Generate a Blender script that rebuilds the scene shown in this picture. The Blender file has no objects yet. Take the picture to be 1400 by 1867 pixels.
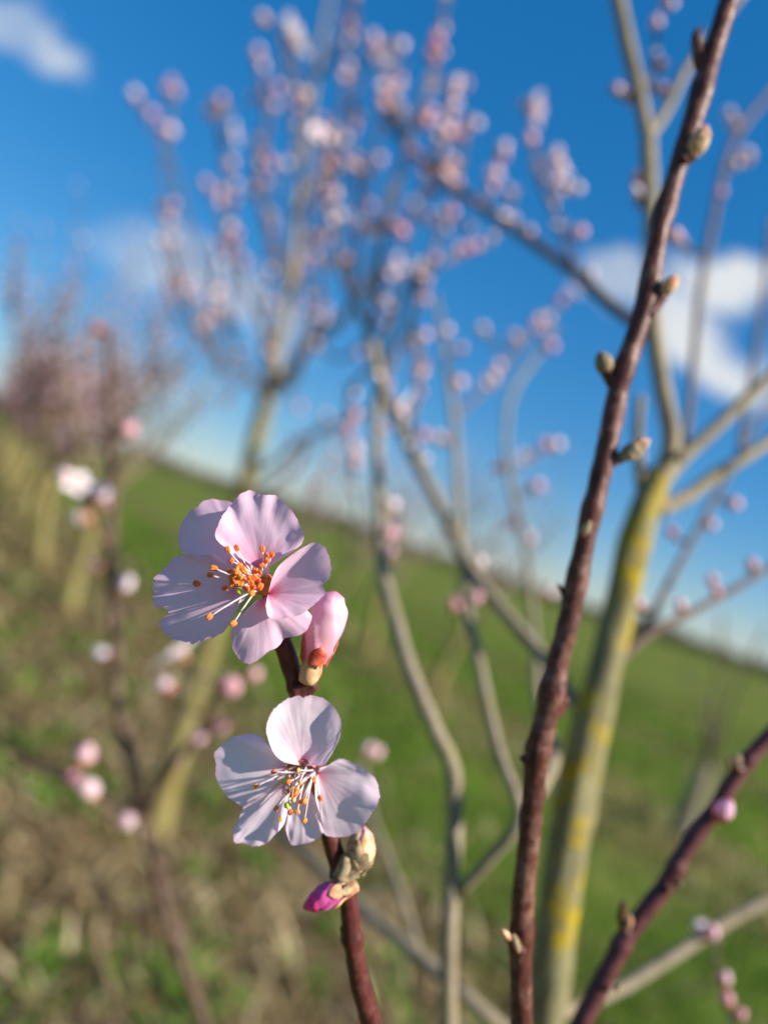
import bpy, math, random
import numpy as np
from mathutils import Vector, Matrix, noise
R = math.radians
random.seed(7)
scene = bpy.context.scene
COL = scene.collection

# ------------------------------------------------------------------ camera
F = 1305.0                       # focal length in photo pixels (1400 x 1867)
CX, CY = 700.0, 933.5
H = 1.0                          # camera height above the soil
PITCH, ROLL = R(2.16), R(18.9)
C0 = Vector((0, 0, H))
fw = Vector((0, math.cos(PITCH), math.sin(PITCH)))
r0 = Vector((1, 0, 0)); u0 = Vector((0, -math.sin(PITCH), math.cos(PITCH)))
RT = r0 * math.cos(ROLL) + u0 * math.sin(ROLL)
UP = -r0 * math.sin(ROLL) + u0 * math.cos(ROLL)
FOCUS = 0.134

cam = bpy.data.cameras.new('camera'); camo = bpy.data.objects.new('camera', cam); COL.objects.link(camo)
camo.matrix_world = Matrix(((RT.x, UP.x, -fw.x, C0.x), (RT.y, UP.y, -fw.y, C0.y), (RT.z, UP.z, -fw.z, C0.z), (0, 0, 0, 1)))
cam.sensor_fit = 'HORIZONTAL'; cam.sensor_width = 7.2; cam.lens = 7.2 * F / 1400
cam.clip_start = 0.01; cam.clip_end = 5000
cam.dof.use_dof = True; cam.dof.focus_distance = FOCUS
cam.dof.aperture_fstop = cam.lens / 4.8      # 4.8 mm pupil
scene.camera = camo

# ------------------------------------------------------------------ sky, sun, exposure
SUN_AZ, SUN_EL = R(113), R(32)
world = bpy.data.worlds.new('World'); scene.world = world; world.use_nodes = True
sd = Vector((math.sin(SUN_AZ) * math.cos(SUN_EL), math.cos(SUN_AZ) * math.cos(SUN_EL), math.sin(SUN_EL)))
sun = bpy.data.lights.new('sun', 'SUN'); sun.energy = 5.0; sun.angle = R(0.53); sun.color = (1.0, 0.93, 0.83)
suno = bpy.data.objects.new('sun', sun); COL.objects.link(suno); suno.location = (0, 0, 50)
suno.rotation_euler = sd.to_track_quat('Z', 'Y').to_euler()
vs = scene.view_settings; vs.view_transform = 'Standard'; vs.look = 'None'; vs.gamma = 1; vs.exposure = 0.95
vs.use_curve_mapping = False
scene.cycles.use_denoising = True
scene.cycles.max_bounces = 8; scene.cycles.transmission_bounces = 6

def PX(x, y, D):
    return C0 + (fw + RT * ((x - CX) / F) + UP * ((CY - y) / F)) * D
def PROJ(p):
    d = p - C0; D = d.dot(fw)
    return CX + F * d.dot(RT) / D, CY - F * d.dot(UP) / D, D
def GROUND(x, y):
    d = fw + RT * ((x - CX) / F) + UP * ((CY - y) / F)
    return C0 + d * (-H / d.z)
def DIR(x, y):
    return (fw + RT * ((x - CX) / F) + UP * ((CY - y) / F)).normalized()

def build_world():
    nt = world.node_tree; N = nt.nodes; L = nt.links
    for n in list(N): N.remove(n)
    out = N.new('ShaderNodeOutputWorld'); bg = N.new('ShaderNodeBackground'); L.new(bg.outputs[0], out.inputs[0])
    bg.inputs[1].default_value = 0.128
    sky = N.new('ShaderNodeTexSky'); sky.sky_type = 'NISHITA'; sky.sun_disc = False
    sky.sun_elevation = SUN_EL; sky.sun_rotation = SUN_AZ; sky.altitude = 2000
    sky.air_density = 1.5; sky.dust_density = 0.5; sky.ozone_density = 10.0
    tc = N.new('ShaderNodeTexCoord')
    n1 = N.new('ShaderNodeTexNoise'); n1.inputs['Scale'].default_value = 9; n1.inputs['Detail'].default_value = 6
    n1.inputs['Roughness'].default_value = 0.6
    L.new(tc.outputs['Generated'], n1.inputs['Vector'])
    vm = N.new('ShaderNodeVectorMath'); vm.operation = 'SUBTRACT'; vm.inputs[1].default_value = (.5, .5, .5)
    L.new(n1.outputs['Color'], vm.inputs[0])
    sc_ = N.new('ShaderNodeVectorMath'); sc_.operation = 'SCALE'; sc_.inputs['Scale'].default_value = 0.15
    L.new(vm.outputs[0], sc_.inputs[0])
    ad = N.new('ShaderNodeVectorMath'); ad.operation = 'ADD'
    L.new(tc.outputs['Generated'], ad.inputs[0]); L.new(sc_.outputs[0], ad.inputs[1])
    def math_(op, a, b=None):
        m = N.new('ShaderNodeMath'); m.operation = op
        for k, v in ((0, a), (1, b)):
            if v is None: continue
            if isinstance(v, (int, float)): m.inputs[k].default_value = v
            else: L.new(v, m.inputs[k])
        return m.outputs[0]
    clouds = []   # centre direction, long half angle, short half angle, tilt of long axis, density
    def cl(x, y, a, b, tilt, dens): clouds.append((DIR(x, y), a, b, tilt, dens))
    cl(1275, 625, .115, .046, R(-40), 1.15); cl(1335, 512, .075, .040, R(-8), 1.2); cl(1140, 525, .06, .034, R(-25), .85)
    cl(1385, 690, .07, .04, R(-20), .8)
    cl(370, 515, .14, .040, R(-28), .5); cl(275, 470, .075, .045, R(-10), .42); cl(490, 590, .08, .035, R(-25), .35)
    cl(25, 35, .062, .032, R(-42), .7)
    rnd = random.Random(3)
    for k in range(7):                # the same fair-weather clouds all round the sky
        az = R(55 + rnd.random() * 250); el = R(8 + rnd.random() * 50)
        clouds.append((Vector((math.sin(az) * math.cos(el), math.cos(az) * math.cos(el), math.sin(el))), .08 + .1 * rnd.random(), .035 + .03 * rnd.random(), R(rnd.uniform(-12, 12)), .5 + .5 * rnd.random()))
    total = None
    for d, a, b, tilt, dens in clouds:
        # frame on the sphere, tilt given in the picture's own axes near the view, horizon axes elsewhere
        e1 = (RT - d * RT.dot(d)) if d.dot(fw) > .6 else Vector((0, 0, 1)).cross(d) * -1
        e1.normalize(); e2 = e1.cross(d) * -1
        if e2.z < 0: e2 = -e2
        g1 = e1 * math.cos(tilt) + e2 * math.sin(tilt); g2 = e2 * math.cos(tilt) - e1 * math.sin(tilt)
        def dot(v):
            m = N.new('ShaderNodeVectorMath'); m.operation = 'DOT_PRODUCT'; m.inputs[1].default_value = v
            s = N.new('ShaderNodeVectorMath'); s.operation = 'SUBTRACT'; s.inputs[1].default_value = d
            L.new(ad.outputs[0], s.inputs[0]); L.new(s.outputs[0], m.inputs[0]); return m.outputs['Value']
        q = math_('ADD', math_('POWER', math_('ABSOLUTE', math_('MULTIPLY', dot(g1), 1 / a)), 2.0), math_('POWER', math_('ABSOLUTE', math_('MULTIPLY', dot(g2), 1 / b)), 2.0))
        mr = N.new('ShaderNodeMapRange'); mr.interpolation_type = 'SMOOTHSTEP'
        mr.inputs[1].default_value = 1.35; mr.inputs[2].default_value = 0.1; mr.inputs[3].default_value = 0; mr.inputs[4].default_value = dens
        L.new(q, mr.inputs[0])
        front = math_('MULTIPLY', mr.outputs[0], math_('GREATER_THAN', dot(d), -0.5))
        total = front if total is None else math_('MAXIMUM', total, front)
    n2 = N.new('ShaderNodeTexNoise'); n2.inputs['Scale'].default_value = 16; n2.inputs['Detail'].default_value = 5
    L.new(ad.outputs[0], n2.inputs['Vector'])
    m2 = N.new('ShaderNodeMapRange'); m2.inputs[1].default_value = .3; m2.inputs[2].default_value = .62; m2.inputs[3].default_value = .45; m2.inputs[4].default_value = 1
    L.new(n2.outputs['Fac'], m2.inputs[0])
    fac = math_('MULTIPLY', total, m2.outputs[0])
    hs = N.new('ShaderNodeHueSaturation'); hs.inputs['Saturation'].default_value = 1.47; hs.inputs['Hue'].default_value = .505; hs.inputs['Value'].default_value = 1.0
    gm = N.new('ShaderNodeGamma'); gm.inputs[1].default_value = .6; L.new(sky.outputs[0], gm.inputs[0]); L.new(gm.outputs[0], hs.inputs['Color'])
    mx = N.new('ShaderNodeMix'); mx.data_type = 'RGBA'; mx.clamp_factor = True; mx.inputs[7].default_value = (3.1, 3.25, 3.4, 1)
    L.new(fac, mx.inputs[0]); L.new(hs.outputs[0], mx.inputs[6]); L.new(mx.outputs[2], bg.inputs[0])
build_world()

# ------------------------------------------------------------------ materials
def newmat(name):
    m = bpy.data.materials.new(name); m.use_nodes = True
    nt = m.node_tree
    for n in list(nt.nodes): nt.nodes.remove(n)
    out = nt.nodes.new('ShaderNodeOutputMaterial')
    return m, nt.nodes, nt.links, out
def ramp(N, stops):
    r = N.new('ShaderNodeValToRGB'); e = r.color_ramp.elements
    while len(e) > 1: e.remove(e[-1])
    e[0].position = stops[0][0]; e[0].color = (*stops[0][1], 1)
    for p, c in stops[1:]:
        x = e.new(p); x.color = (*c, 1)
    return r
def mixc(N, L, fac, a, b, mode='MIX'):
    m = N.new('ShaderNodeMix'); m.data_type = 'RGBA'; m.blend_type = mode
    for s, v in ((0, fac), (6, a), (7, b)):
        if isinstance(v, (int, float)): m.inputs[s].default_value = v
        elif isinstance(v, tuple): m.inputs[s].default_value = (*v, 1)
        else: L.new(v, m.inputs[s])
    return m.outputs[2]
def noise_(N, L, vec, scale, detail=4, rough=.55, stretch=None):
    n = N.new('ShaderNodeTexNoise'); n.inputs['Scale'].default_value = scale; n.inputs['Detail'].default_value = detail
    n.inputs['Roughness'].default_value = rough
    if stretch:
        mp = N.new('ShaderNodeMapping'); mp.inputs['Scale'].default_value = stretch; L.new(vec, mp.inputs[0]); vec = mp.outputs[0]
    L.new(vec, n.inputs['Vector']); return n
def rng(N, L, v, a, b, c=0, d=1):
    m = N.new('ShaderNodeMapRange'); m.inputs[1].default_value = a; m.inputs[2].default_value = b; m.inputs[3].default_value = c; m.inputs[4].default_value = d
    L.new(v, m.inputs[0]); return m.outputs[0]

def petal_mat(name, stops, vein, trans=.4, edge=None):
    m, N, L, out = newmat(name)
    uv = N.new('ShaderNodeUVMap'); uv.uv_map = 'UVMap'
    sx = N.new('ShaderNodeSeparateXYZ'); L.new(uv.outputs[0], sx.inputs[0])
    cr = ramp(N, stops); L.new(sx.outputs[0], cr.inputs[0])
    v1 = noise_(N, L, uv.outputs[0], 1, 3, .6, (1.6, 60, 1)); v2 = noise_(N, L, uv.outputs[0], 1, 2, .5, (9, 150, 1))
    vf = rng(N, L, v1.outputs[0], .50, .75, 0, .40)
    col = mixc(N, L, vf, cr.outputs[0], vein)
    blot = noise_(N, L, uv.outputs[0], 3.5, 3)
    col = mixc(N, L, rng(N, L, blot.outputs[0], .45, .75, 0, .28), col, vein)
    if edge:
        col = mixc(N, L, rng(N, L, sx.outputs[0], .93, 1.0, 0, .5), col, edge)
    p = N.new('ShaderNodeBsdfPrincipled'); L.new(col, p.inputs['Base Color']); p.inputs['Roughness'].default_value = .52
    p.inputs['Specular IOR Level'].default_value = .35; p.inputs['Sheen Weight'].default_value = .12; p.inputs['Sheen Roughness'].default_value = .4
    t = N.new('ShaderNodeBsdfTranslucent'); L.new(col, t.inputs[0])
    b = N.new('ShaderNodeBump'); b.inputs['Strength'].default_value = .2; b.inputs['Distance'].default_value = .0002
    ht = N.new('ShaderNodeMath'); ht.operation = 'ADD'; L.new(v1.outputs[0], ht.inputs[0])
    h2 = N.new('ShaderNodeMath'); h2.operation = 'MULTIPLY'; h2.inputs[1].default_value = .5; L.new(v2.outputs[0], h2.inputs[0]); L.new(h2.outputs[0], ht.inputs[1])
    L.new(ht.outputs[0], b.inputs['Height']); L.new(b.outputs[0], p.inputs['Normal']); L.new(b.outputs[0], t.inputs['Normal'])
    mx = N.new('ShaderNodeMixShader'); mx.inputs[0].default_value = trans
    L.new(p.outputs[0], mx.inputs[1]); L.new(t.outputs[0], mx.inputs[2]); L.new(mx.outputs[0], out.inputs[0])
    return m
M = {}
M['petal_pink'] = petal_mat('petal_pink', [(0, (.55, .03, .10)), (.10, (.80, .20, .36)), (.28, (.86, .52, .66)), (.6, (.88, .62, .75)), (1, (.86, .58, .73))], (.82, .44, .62), .42, (.84, .48, .66))
M['petal_pale'] = petal_mat('petal_pale', [(0, (.60, .08, .16)), (.08, (.84, .40, .50)), (.22, (.90, .68, .77)), (.6, (.92, .77, .83)), (1, (.90, .70, .80))], (.87, .62, .74), .38, (.85, .55, .72))
M['petal_bud'] = petal_mat('petal_bud', [(0, (.80, .22, .28)), (.25, (.86, .42, .52)), (.6, (.89, .56, .68)), (.93, (.88, .54, .66)), (1, (.86, .26, .42))], (.86, .44, .58), .35)
M['petal_magenta'] = petal_mat('petal_magenta', [(0, (.45, .05, .14)), (.35, (.70, .13, .38)), (.55, (.82, .10, .36)), (.8, (.88, .04, .24)), (1, (.88, .12, .28))], (.72, .08, .36), .3)

def plain(name, c, rough=.6, var=None, scale=300, spec=.4, trans=0, sss=0):
    m, N, L, out = newmat(name)
    tc = N.new('ShaderNodeTexCoord')
    p = N.new('ShaderNodeBsdfPrincipled'); p.inputs['Roughness'].default_value = rough; p.inputs['Specular IOR Level'].default_value = spec
    if var:
        n = noise_(N, L, tc.outputs['Object'], scale, 4)
        col = mixc(N, L, rng(N, L, n.outputs[0], .35, .65), c, var); L.new(col, p.inputs['Base Color'])
        b = N.new('ShaderNodeBump'); b.inputs['Strength'].default_value = .4; b.inputs['Distance'].default_value = .2 / scale
        L.new(n.outputs[0], b.inputs['Height']); L.new(b.outputs[0], p.inputs['Normal'])
    else:
        p.inputs['Base Color'].default_value = (*c, 1)
    sh = p.outputs[0]
    if trans:
        t = N.new('ShaderNodeBsdfTranslucent')
        if var: L.new(col, t.inputs[0])
        else: t.inputs[0].default_value = (*c, 1)
        mx = N.new('ShaderNodeMixShader'); mx.inputs[0].default_value = trans
        L.new(sh, mx.inputs[1]); L.new(t.outputs[0], mx.inputs[2]); sh = mx.outputs[0]
    L.new(sh, out.inputs[0]); return m
M['filament'] = plain('filament', (.90, .80, .78), .45, (.86, .66, .68), 900, .4, .35)
M['anther'] = plain('anther', (.80, .12, .028), .6, (.90, .27, .05), 1500, .3, .1)
M['anther_pale'] = plain('anther_pale', (.90, .42, .10), .6, (.85, .26, .05), 1500, .3, .1)
M['stigma'] = plain('stigma', (.62, .66, .08), .4, (.5, .58, .07), 1500)
M['style'] = plain('style', (.80, .82, .42), .45, (.86, .84, .6), 1200, .4, .25)
M['throat'] = plain('throat', (.84, .44, .12), .5, (.80, .24, .10), 500, .4, .2)
M['throat_green'] = plain('throat_green', (.50, .40, .10), .5, (.55, .16, .10), 500, .4, .2)
M['sepal'] = plain('sepal', (.42, .04, .03), .5, (.62, .16, .08), 700, .4)
M['cream'] = plain('cream', (.70, .52, .27), .6, (.62, .20, .11), 420, .3)
M['scale'] = plain('bud_scale', (.58, .46, .27), .7, (.26, .13, .07), 520, .3)
M['scale_dark'] = plain('bud_scale_dark', (.13, .08, .045), .7, (.34, .26, .15), 520, .3)

def bark(name, base, dark, spot, spot_amt, scale, rough=.5, spec=.5, coat=0, stretch=(1, 1, .35), bump=.5):
    if name not in ('bark_brown', 'bark_purple'): base, dark, spot = [tuple(c * .66 for c in q) for q in (base, dark, spot)]
    m, N, L, out = newmat(name)
    tc = N.new('ShaderNodeTexCoord')
    n1 = noise_(N, L, tc.outputs['Object'], scale, 5, .6, stretch); n2 = noise_(N, L, tc.outputs['Object'], scale * .22, 3)
    n3 = noise_(N, L, tc.outputs['Object'], scale * 1.7, 3)
    col = mixc(N, L, rng(N, L, n1.outputs[0], .35, .68), base, dark)
    n2b = noise_(N, L, tc.outputs['Object'], scale * .5, 5, .65)
    sp = N.new('ShaderNodeMath'); sp.operation = 'MULTIPLY'
    L.new(rng(N, L, n2.outputs[0], .46, .56, 0, 1), sp.inputs[0]); L.new(rng(N, L, n2b.outputs[0], .42, .58, 0, spot_amt), sp.inputs[1])
    col = mixc(N, L, sp.outputs[0], col, spot)
    p = N.new('ShaderNodeBsdfPrincipled'); L.new(col, p.inputs['Base Color'])
    L.new(rng(N, L, n3.outputs[0], .3, .7, rough - .1, rough + .15), p.inputs['Roughness']); p.inputs['Specular IOR Level'].default_value = spec * .45
    p.inputs['Coat Weight'].default_value = coat; p.inputs['Coat Roughness'].default_value = .35
    b = N.new('ShaderNodeBump'); b.inputs['Strength'].default_value = bump; b.inputs['Distance'].default_value = .12 / scale
    ht = N.new('ShaderNodeMath'); ht.operation = 'ADD'; L.new(n1.outputs[0], ht.inputs[0]); L.new(n3.outputs[0], ht.inputs[1])
    L.new(ht.outputs[0], b.inputs['Height']); L.new(b.outputs[0], p.inputs['Normal']); L.new(p.outputs[0], out.inputs[0]); return m
M['bark_red'] = bark('bark_red', (.15, .034, .028), (.085, .018, .016), (.22, .08, .06), .5, 900, .42, .5, .15)
M['bark_brown'] = bark('bark_brown', (.12, .040, .026), (.042, .012, .008), (.23, .12, .09), .7, 700, .40, .5, .0, (1, 1, .25), .9)
M['bark_purple'] = bark('bark_purple', (.12, .036, .036), (.065, .017, .019), (.17, .07, .065), .5, 700, .45, .5, .1)
M['bark_lichen'] = bark('bark_lichen', (.37, .33, .17), (.20, .18, .095), (.56, .40, .02), 1.0, 210, .8, .2, 0, (1, 1, .5), .9)
M['bark_pale'] = bark('bark_pale', (.47, .39, .27), (.27, .22, .145), (.42, .35, .18), .6, 220, .75, .25, 0, (1, 1, .4), .6)
M['bark_twig'] = bark('bark_twig', (.25, .17, .13), (.14, .09, .075), (.30, .25, .18), .5, 240, .65, .3)
M['bark_redtwig'] = bark('bark_redtwig', (.19, .095, .075), (.12, .055, .045), (.24, .14, .11), .5, 60, .7, .2)
M['bark_shoot'] = bark('bark_shoot', (.15, .085, .06), (.08, .042, .03), (.26, .19, .12), .6, 300, .55, .4)
M['bark_grey'] = bark('bark_grey', (.30, .26, .17), (.17, .14, .09), (.46, .38, .05), .75, 60, .8, .2)

def rand_mat(name, stops, rough=.6, trans=.3):
    m, N, L, out = newmat(name)
    oi = N.new('ShaderNodeObjectInfo'); cr = ramp(N, stops); L.new(oi.outputs['Random'], cr.inputs[0])
    p = N.new('ShaderNodeBsdfPrincipled'); L.new(cr.outputs[0], p.inputs['Base Color']); p.inputs['Roughness'].default_value = rough
    t = N.new('ShaderNodeBsdfTranslucent'); L.new(cr.outputs[0], t.inputs[0])
    mx = N.new('ShaderNodeMixShader'); mx.inputs[0].default_value = trans
    L.new(p.outputs[0], mx.inputs[1]); L.new(t.outputs[0], mx.inputs[2]); L.new(mx.outputs[0], out.inputs[0]); return m
M['far_pink'] = rand_mat('blurred_pink', [(0, (.80, .30, .36)), (.4, (.85, .48, .54)), (1, (.88, .64, .69))])
M['far_white'] = rand_mat('blurred_white', [(0, (.88, .68, .74)), (1, (.92, .82, .84))])
M['far_calyx'] = rand_mat('blurred_calyx', [(0, (.30, .08, .05)), (1, (.42, .20, .10))], .7, 0)

def vcol_mat(name, rough=.7, trans=.3):
    m, N, L, out = newmat(name)
    a = N.new('ShaderNodeAttribute'); a.attribute_name = 'tint'
    p = N.new('ShaderNodeBsdfPrincipled'); L.new(a.outputs['Color'], p.inputs['Base Color']); p.inputs['Roughness'].default_value = rough
    p.inputs['Specular IOR Level'].default_value = .08
    t = N.new('ShaderNodeBsdfTranslucent'); L.new(a.outputs['Color'], t.inputs[0])
    mx = N.new('ShaderNodeMixShader'); mx.inputs[0].default_value = trans
    L.new(p.outputs[0], mx.inputs[1]); L.new(t.outputs[0], mx.inputs[2]); L.new(mx.outputs[0], out.inputs[0]); return m
M['tint'] = vcol_mat('leaf_tint'); M['tint_dry'] = vcol_mat('dry_tint', .8, .15); M['tint_bark'] = vcol_mat('twig_tint', .8, 0)

# ------------------------------------------------------------------ object helpers
def mesh_obj(name, verts, faces, mats, parent=None, midx=None, uvs=None, smooth=True, loc=None):
    """one mesh object; verts in world space, stored relative to the parent's (or own) base"""
    if parent is not None:
        o0 = parent.matrix_world.translation.copy() if parent.get('_w') is None else Vector(parent['_w'])
    else:
        o0 = Vector(loc) if loc is not None else Vector((0, 0, 0))
    me = bpy.data.meshes.new(name)
    me.from_pydata([tuple(Vector(v) - o0) for v in verts], [], faces)
    for m in (mats if isinstance(mats, (list, tuple)) else [mats]): me.materials.append(m)
    if midx is not None: me.polygons.foreach_set('material_index', midx)
    if smooth: me.polygons.foreach_set('use_smooth', [True] * len(faces))
    if uvs is not None:
        l = me.uv_layers.new(name='UVMap')
        li = np.zeros(len(me.loops), dtype=np.int32); me.loops.foreach_get('vertex_index', li)
        l.data.foreach_set('uv', np.array(uvs, dtype=np.float32)[li].ravel())
    me.update()
    o = bpy.data.objects.new(name, me); COL.objects.link(o)
    if parent is not None: o.parent = parent
    else: o.location = o0
    o['_w'] = tuple(o0)
    return o
def thing(name, label, cat, loc, group=None):
    o = bpy.data.objects.new(name, None); COL.objects.link(o); o.location = loc; o['_w'] = tuple(loc)
    o.empty_display_size = .05
    o['label'] = label; o['category'] = cat
    if group: o['group'] = group
    return o

def catmull(pts, n):
    """pts: list of tuples of any length -> resampled np array"""
    P = np.array(pts, dtype=float); k = len(P)
    if k == 2:
        t = np.linspace(0, 1, n)[:, None]; return P[0] * (1 - t) + P[1] * t
    Q = np.vstack([2 * P[0] - P[1], P, 2 * P[-1] - P[-2]])
    seg = np.linalg.norm(np.diff(P[:, :2], axis=0), axis=1) + 1e-9
    cum = np.concatenate([[0], np.cumsum(seg)]) / seg.sum()
    out = []
    for t in np.linspace(0, 1, n):
        i = min(np.searchsorted(cum, t, side='right') - 1, k - 2); f = (t - cum[i]) / (cum[i + 1] - cum[i])
        a, b, c, d = Q[i], Q[i + 1], Q[i + 2], Q[i + 3]
        out.append(.5 * (2 * b + (c - a) * f + (2 * a - 5 * b + 4 * c - d) * f * f + (3 * b - 3 * c + d - a) * f ** 3))
    return np.array(out)

def tube_geo(P, rad, ns=10, rough=0, seed=0, cap=True, freq=60):
    n = len(P); V = []; Fc = []
    T = [(P[min(i + 1, n - 1)] - P[max(i - 1, 0)]).normalized() for i in range(n)]
    e = T[0].orthogonal().normalized()
    for i in range(n):
        e = (e - T[i] * e.dot(T[i])); e.normalize(); g = T[i].cross(e)
        for j in range(ns):
            a = 2 * math.pi * j / ns; d = e * math.cos(a) + g * math.sin(a)
            k = 1
            if rough: k += rough * noise.noise(P[i] * freq + d * 1.5 + Vector((seed, 0, 0)))
            V.append(P[i] + d * rad[i] * k)
    for i in range(n - 1):
        for j in range(ns):
            a = i * ns + j; b = i * ns + (j + 1) % ns
            Fc.append((a, b, b + ns, a + ns))
    if cap:
        V.append(P[-1] + T[-1] * rad[-1] * .6); c = len(V) - 1
        for j in range(ns): Fc.append(((n - 1) * ns + j, (n - 1) * ns + (j + 1) % ns, c))
        V.append(P[0] - T[0] * rad[0] * .4); c = len(V) - 1
        for j in range(ns): Fc.append(((j + 1) % ns, j, c))
    return V, Fc

SAMPLES = {}     # thing name -> list of (px, py, D, world, radius)
def px_tube(root, name, path, mat, n=40, ns=12, rough=.12, nodes=(), ground=None, freq=60, kink=0, seed=0, record=True):
    """path: (x, y, D, width in photo px). ground: world points continuing the stem out of view"""
    S = catmull(path, n); P = []; rad = []
    for i, (x, y, D, w) in enumerate(S):
        w = max(w, 1.0)
        p = PX(x, y, D); r = w * D / F / 2
        if kink:
            q = p * (9 / D ** .5)
            p = p + Vector((noise.noise(q + Vector((seed, 0, 0))), noise.noise(q + Vector((0, seed + 9, 0))), noise.noise(q + Vector((0, 0, seed + 5))))) * kink * D
        t = i / (n - 1)
        for tn, amp in nodes: r *= 1 + amp * math.exp(-((t - tn) / .012) ** 2)
        P.append(p); rad.append(r)
    if record:
        SAMPLES.setdefault(root.name, []).extend([(*PROJ(P[i]), P[i], rad[i]) for i in range(n)])
    if ground:
        G = list(ground); q = [P[0]] + [Vector(g) for g in G]
        c = catmull([tuple(v) for v in q], 16)
        pre = [Vector(v) for v in c[1:]][::-1]; rr = [rad[0] * (1 + .9 * k / 15) for k in range(1, 16)][::-1]
        P = pre + P; rad = rr + rad
    V, Fc = tube_geo(P, rad, ns, rough, seed, True, freq)
    return mesh_obj(name, V, Fc, mat, root)

def frame(axis):
    a = axis.normalized(); e = a.orthogonal().normalized(); return a, e, a.cross(e)

def lathe_shell(base, tip, prof, R_, ns=40, folds=5, depth=.1, twist=.8, roll=0):
    """closed bud: spiral-folded petals round an axis"""
    ax = tip - base; L_ = ax.length; a, e, g = frame(ax); V = []; Fc = []; UV = []
    hs = [i / 18 for i in range(19)]
    def pr(h):
        for (h0, p0), (h1, p1) in zip(prof, prof[1:]):
            if h <= h1:
                t = (h - h0) / (h1 - h0); t = t * t * (3 - 2 * t); return p0 * (1 - t) + p1 * t
        return prof[-1][1]
    for h in hs:
        for j in range(ns):
            th = 2 * math.pi * j / ns
            f = (folds * th / (2 * math.pi) + twist * h * 2 + roll) % 1
            r = pr(h) * R_ * (1 + depth * (f ** 1.5 - .4))
            V.append(base + a * (L_ * h) + (e * math.cos(th) + g * math.sin(th)) * r); UV.append((h, j / ns * 3))
    for i in range(len(hs) - 1):
        for j in range(ns):
            k = i * ns + j; b = i * ns + (j + 1) % ns; Fc.append((k, b, b + ns, k + ns))
    V.append(tip + a * R_ * .05); UV.append((1, .5)); c = len(V) - 1
    for j in range(ns): Fc.append(((len(hs) - 1) * ns + j, (len(hs) - 1) * ns + (j + 1) % ns, c))
    return V, Fc, UV, pr

def scale_geo(base, tip, th0, thw, h0, h1, pr, R_, lift, thick=.06, nu=7, nv=6):
    """one pointed scale or sepal hugging a bud"""
    ax = tip - base; L_ = ax.length; a, e, g = frame(ax); V = []; Fc = []
    for side in (1, 0):
        for i in range(nu + 1):
            t = i / nu; h = h0 + (h1 - h0) * t; w = thw * (math.sin(math.pi * (.22 + .78 * t)) ** .7 if t < 1 else .02)
            for j in range(nv + 1):
                q = 2 * j / nv - 1; th = th0 + w * q
                r = pr(max(0, min(1, h))) * R_ * (1 + lift * (.4 + .6 * t)) + R_ * (thick * (1 - .75 * q * q) * side)
                V.append(base + a * (L_ * (h - .05 * (1 - t) * q * q)) + (e * math.cos(th) + g * math.sin(th)) * r)
    m = (nu + 1) * (nv + 1)
    for s in (0, 1):
        for i in range(nu):
            for j in range(nv):
                k = s * m + i * (nv + 1) + j; f = (k, k + 1, k + nv + 2, k + nv + 1); Fc.append(f if s == 0 else f[::-1])
    ring = [i * (nv + 1) for i in range(nu + 1)] + [nu * (nv + 1) + j for j in range(1, nv + 1)] + [i * (nv + 1) + nv for i in range(nu - 1, -1, -1)]
    for p, q in zip(ring, ring[1:]): Fc.append((p, q, q + m, p + m))
    return V, Fc

OVO = [(0, .45), (.2, .8), (.45, 1.0), (.7, .82), (.9, .42), (1, .12)]
def pink_bud(root, base, tip, rad, petal_mat_, sep=5, seph=.42, roll=0, recept=True, prof=OVO, label=None, scales=0, sepmat='sepal', depth=.12):
    V, Fc, UV, pr = lathe_shell(base, tip, prof, rad, 48, 5, depth, .7, roll)
    b = mesh_obj('flower_bud', V, Fc, petal_mat_, root, uvs=UV)
    if label: b['label'] = label
    a = (tip - base).normalized(); L_ = (tip - base).length
    for k in range(sep):
        v, f = scale_geo(base, tip, 2 * math.pi * (k + .3) / sep + roll, .62, -.02, seph * (1 + .12 * math.sin(k * 2.3)), pr, rad, .05)
        mesh_obj('sepal', v, f, M[sepmat], b)
    if recept:   # cup under the petals
        P = [base - a * L_ * .36, base - a * L_ * .28, base - a * L_ * .16, base - a * L_ * .05, base + a * L_ * .04]
        v, f = tube_geo(P, [rad * .42, rad * .56, rad * .58, rad * .56, rad * .52], 16, .15, roll, True, 900)
        mesh_obj('receptacle', v, f, M['cream'], b)
    for k in range(scales):
        ring = k // 5; v, f = scale_geo(base - a * L_ * .40, base + a * L_ * .2, 2 * math.pi * (k + .5 * ring) / 5 + .3, .7, .0 + .2 * ring, .45 + .28 * ring, lambda h: .75 + .2 * h, rad * .85, .1, .08)
        mesh_obj('scale', v, f, M['scale'] if k % 3 else M['cream'], b)
    return b
def scaly_bud(root, base, tip, rad, mats=('scale', 'scale_dark'), rings=4, core='scale', tipmat=None, label=None, roll=0):
    prof = [(0, .55), (.25, .95), (.5, 1), (.75, .75), (1, .15)]
    V, Fc, UV, pr = lathe_shell(base, tip, prof, rad * .93, 24, 5, .05, .5, roll)
    b = mesh_obj('bud', V, Fc, tipmat or M[core], root, uvs=UV)
    if label: b['label'] = label
    for r in range(rings):
        for k in range(4):
            h0 = -.02 + r * .2; v, f = scale_geo(base, tip, 2 * math.pi * (k + .5 * (r % 2)) / 4 + roll, .8, h0, min(.98, h0 + .42), pr, rad, .04 + .03 * (k % 2), .09)
            mesh_obj('scale', v, f, M[mats[(r + k) % len(mats)]], b)
    return b

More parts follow.
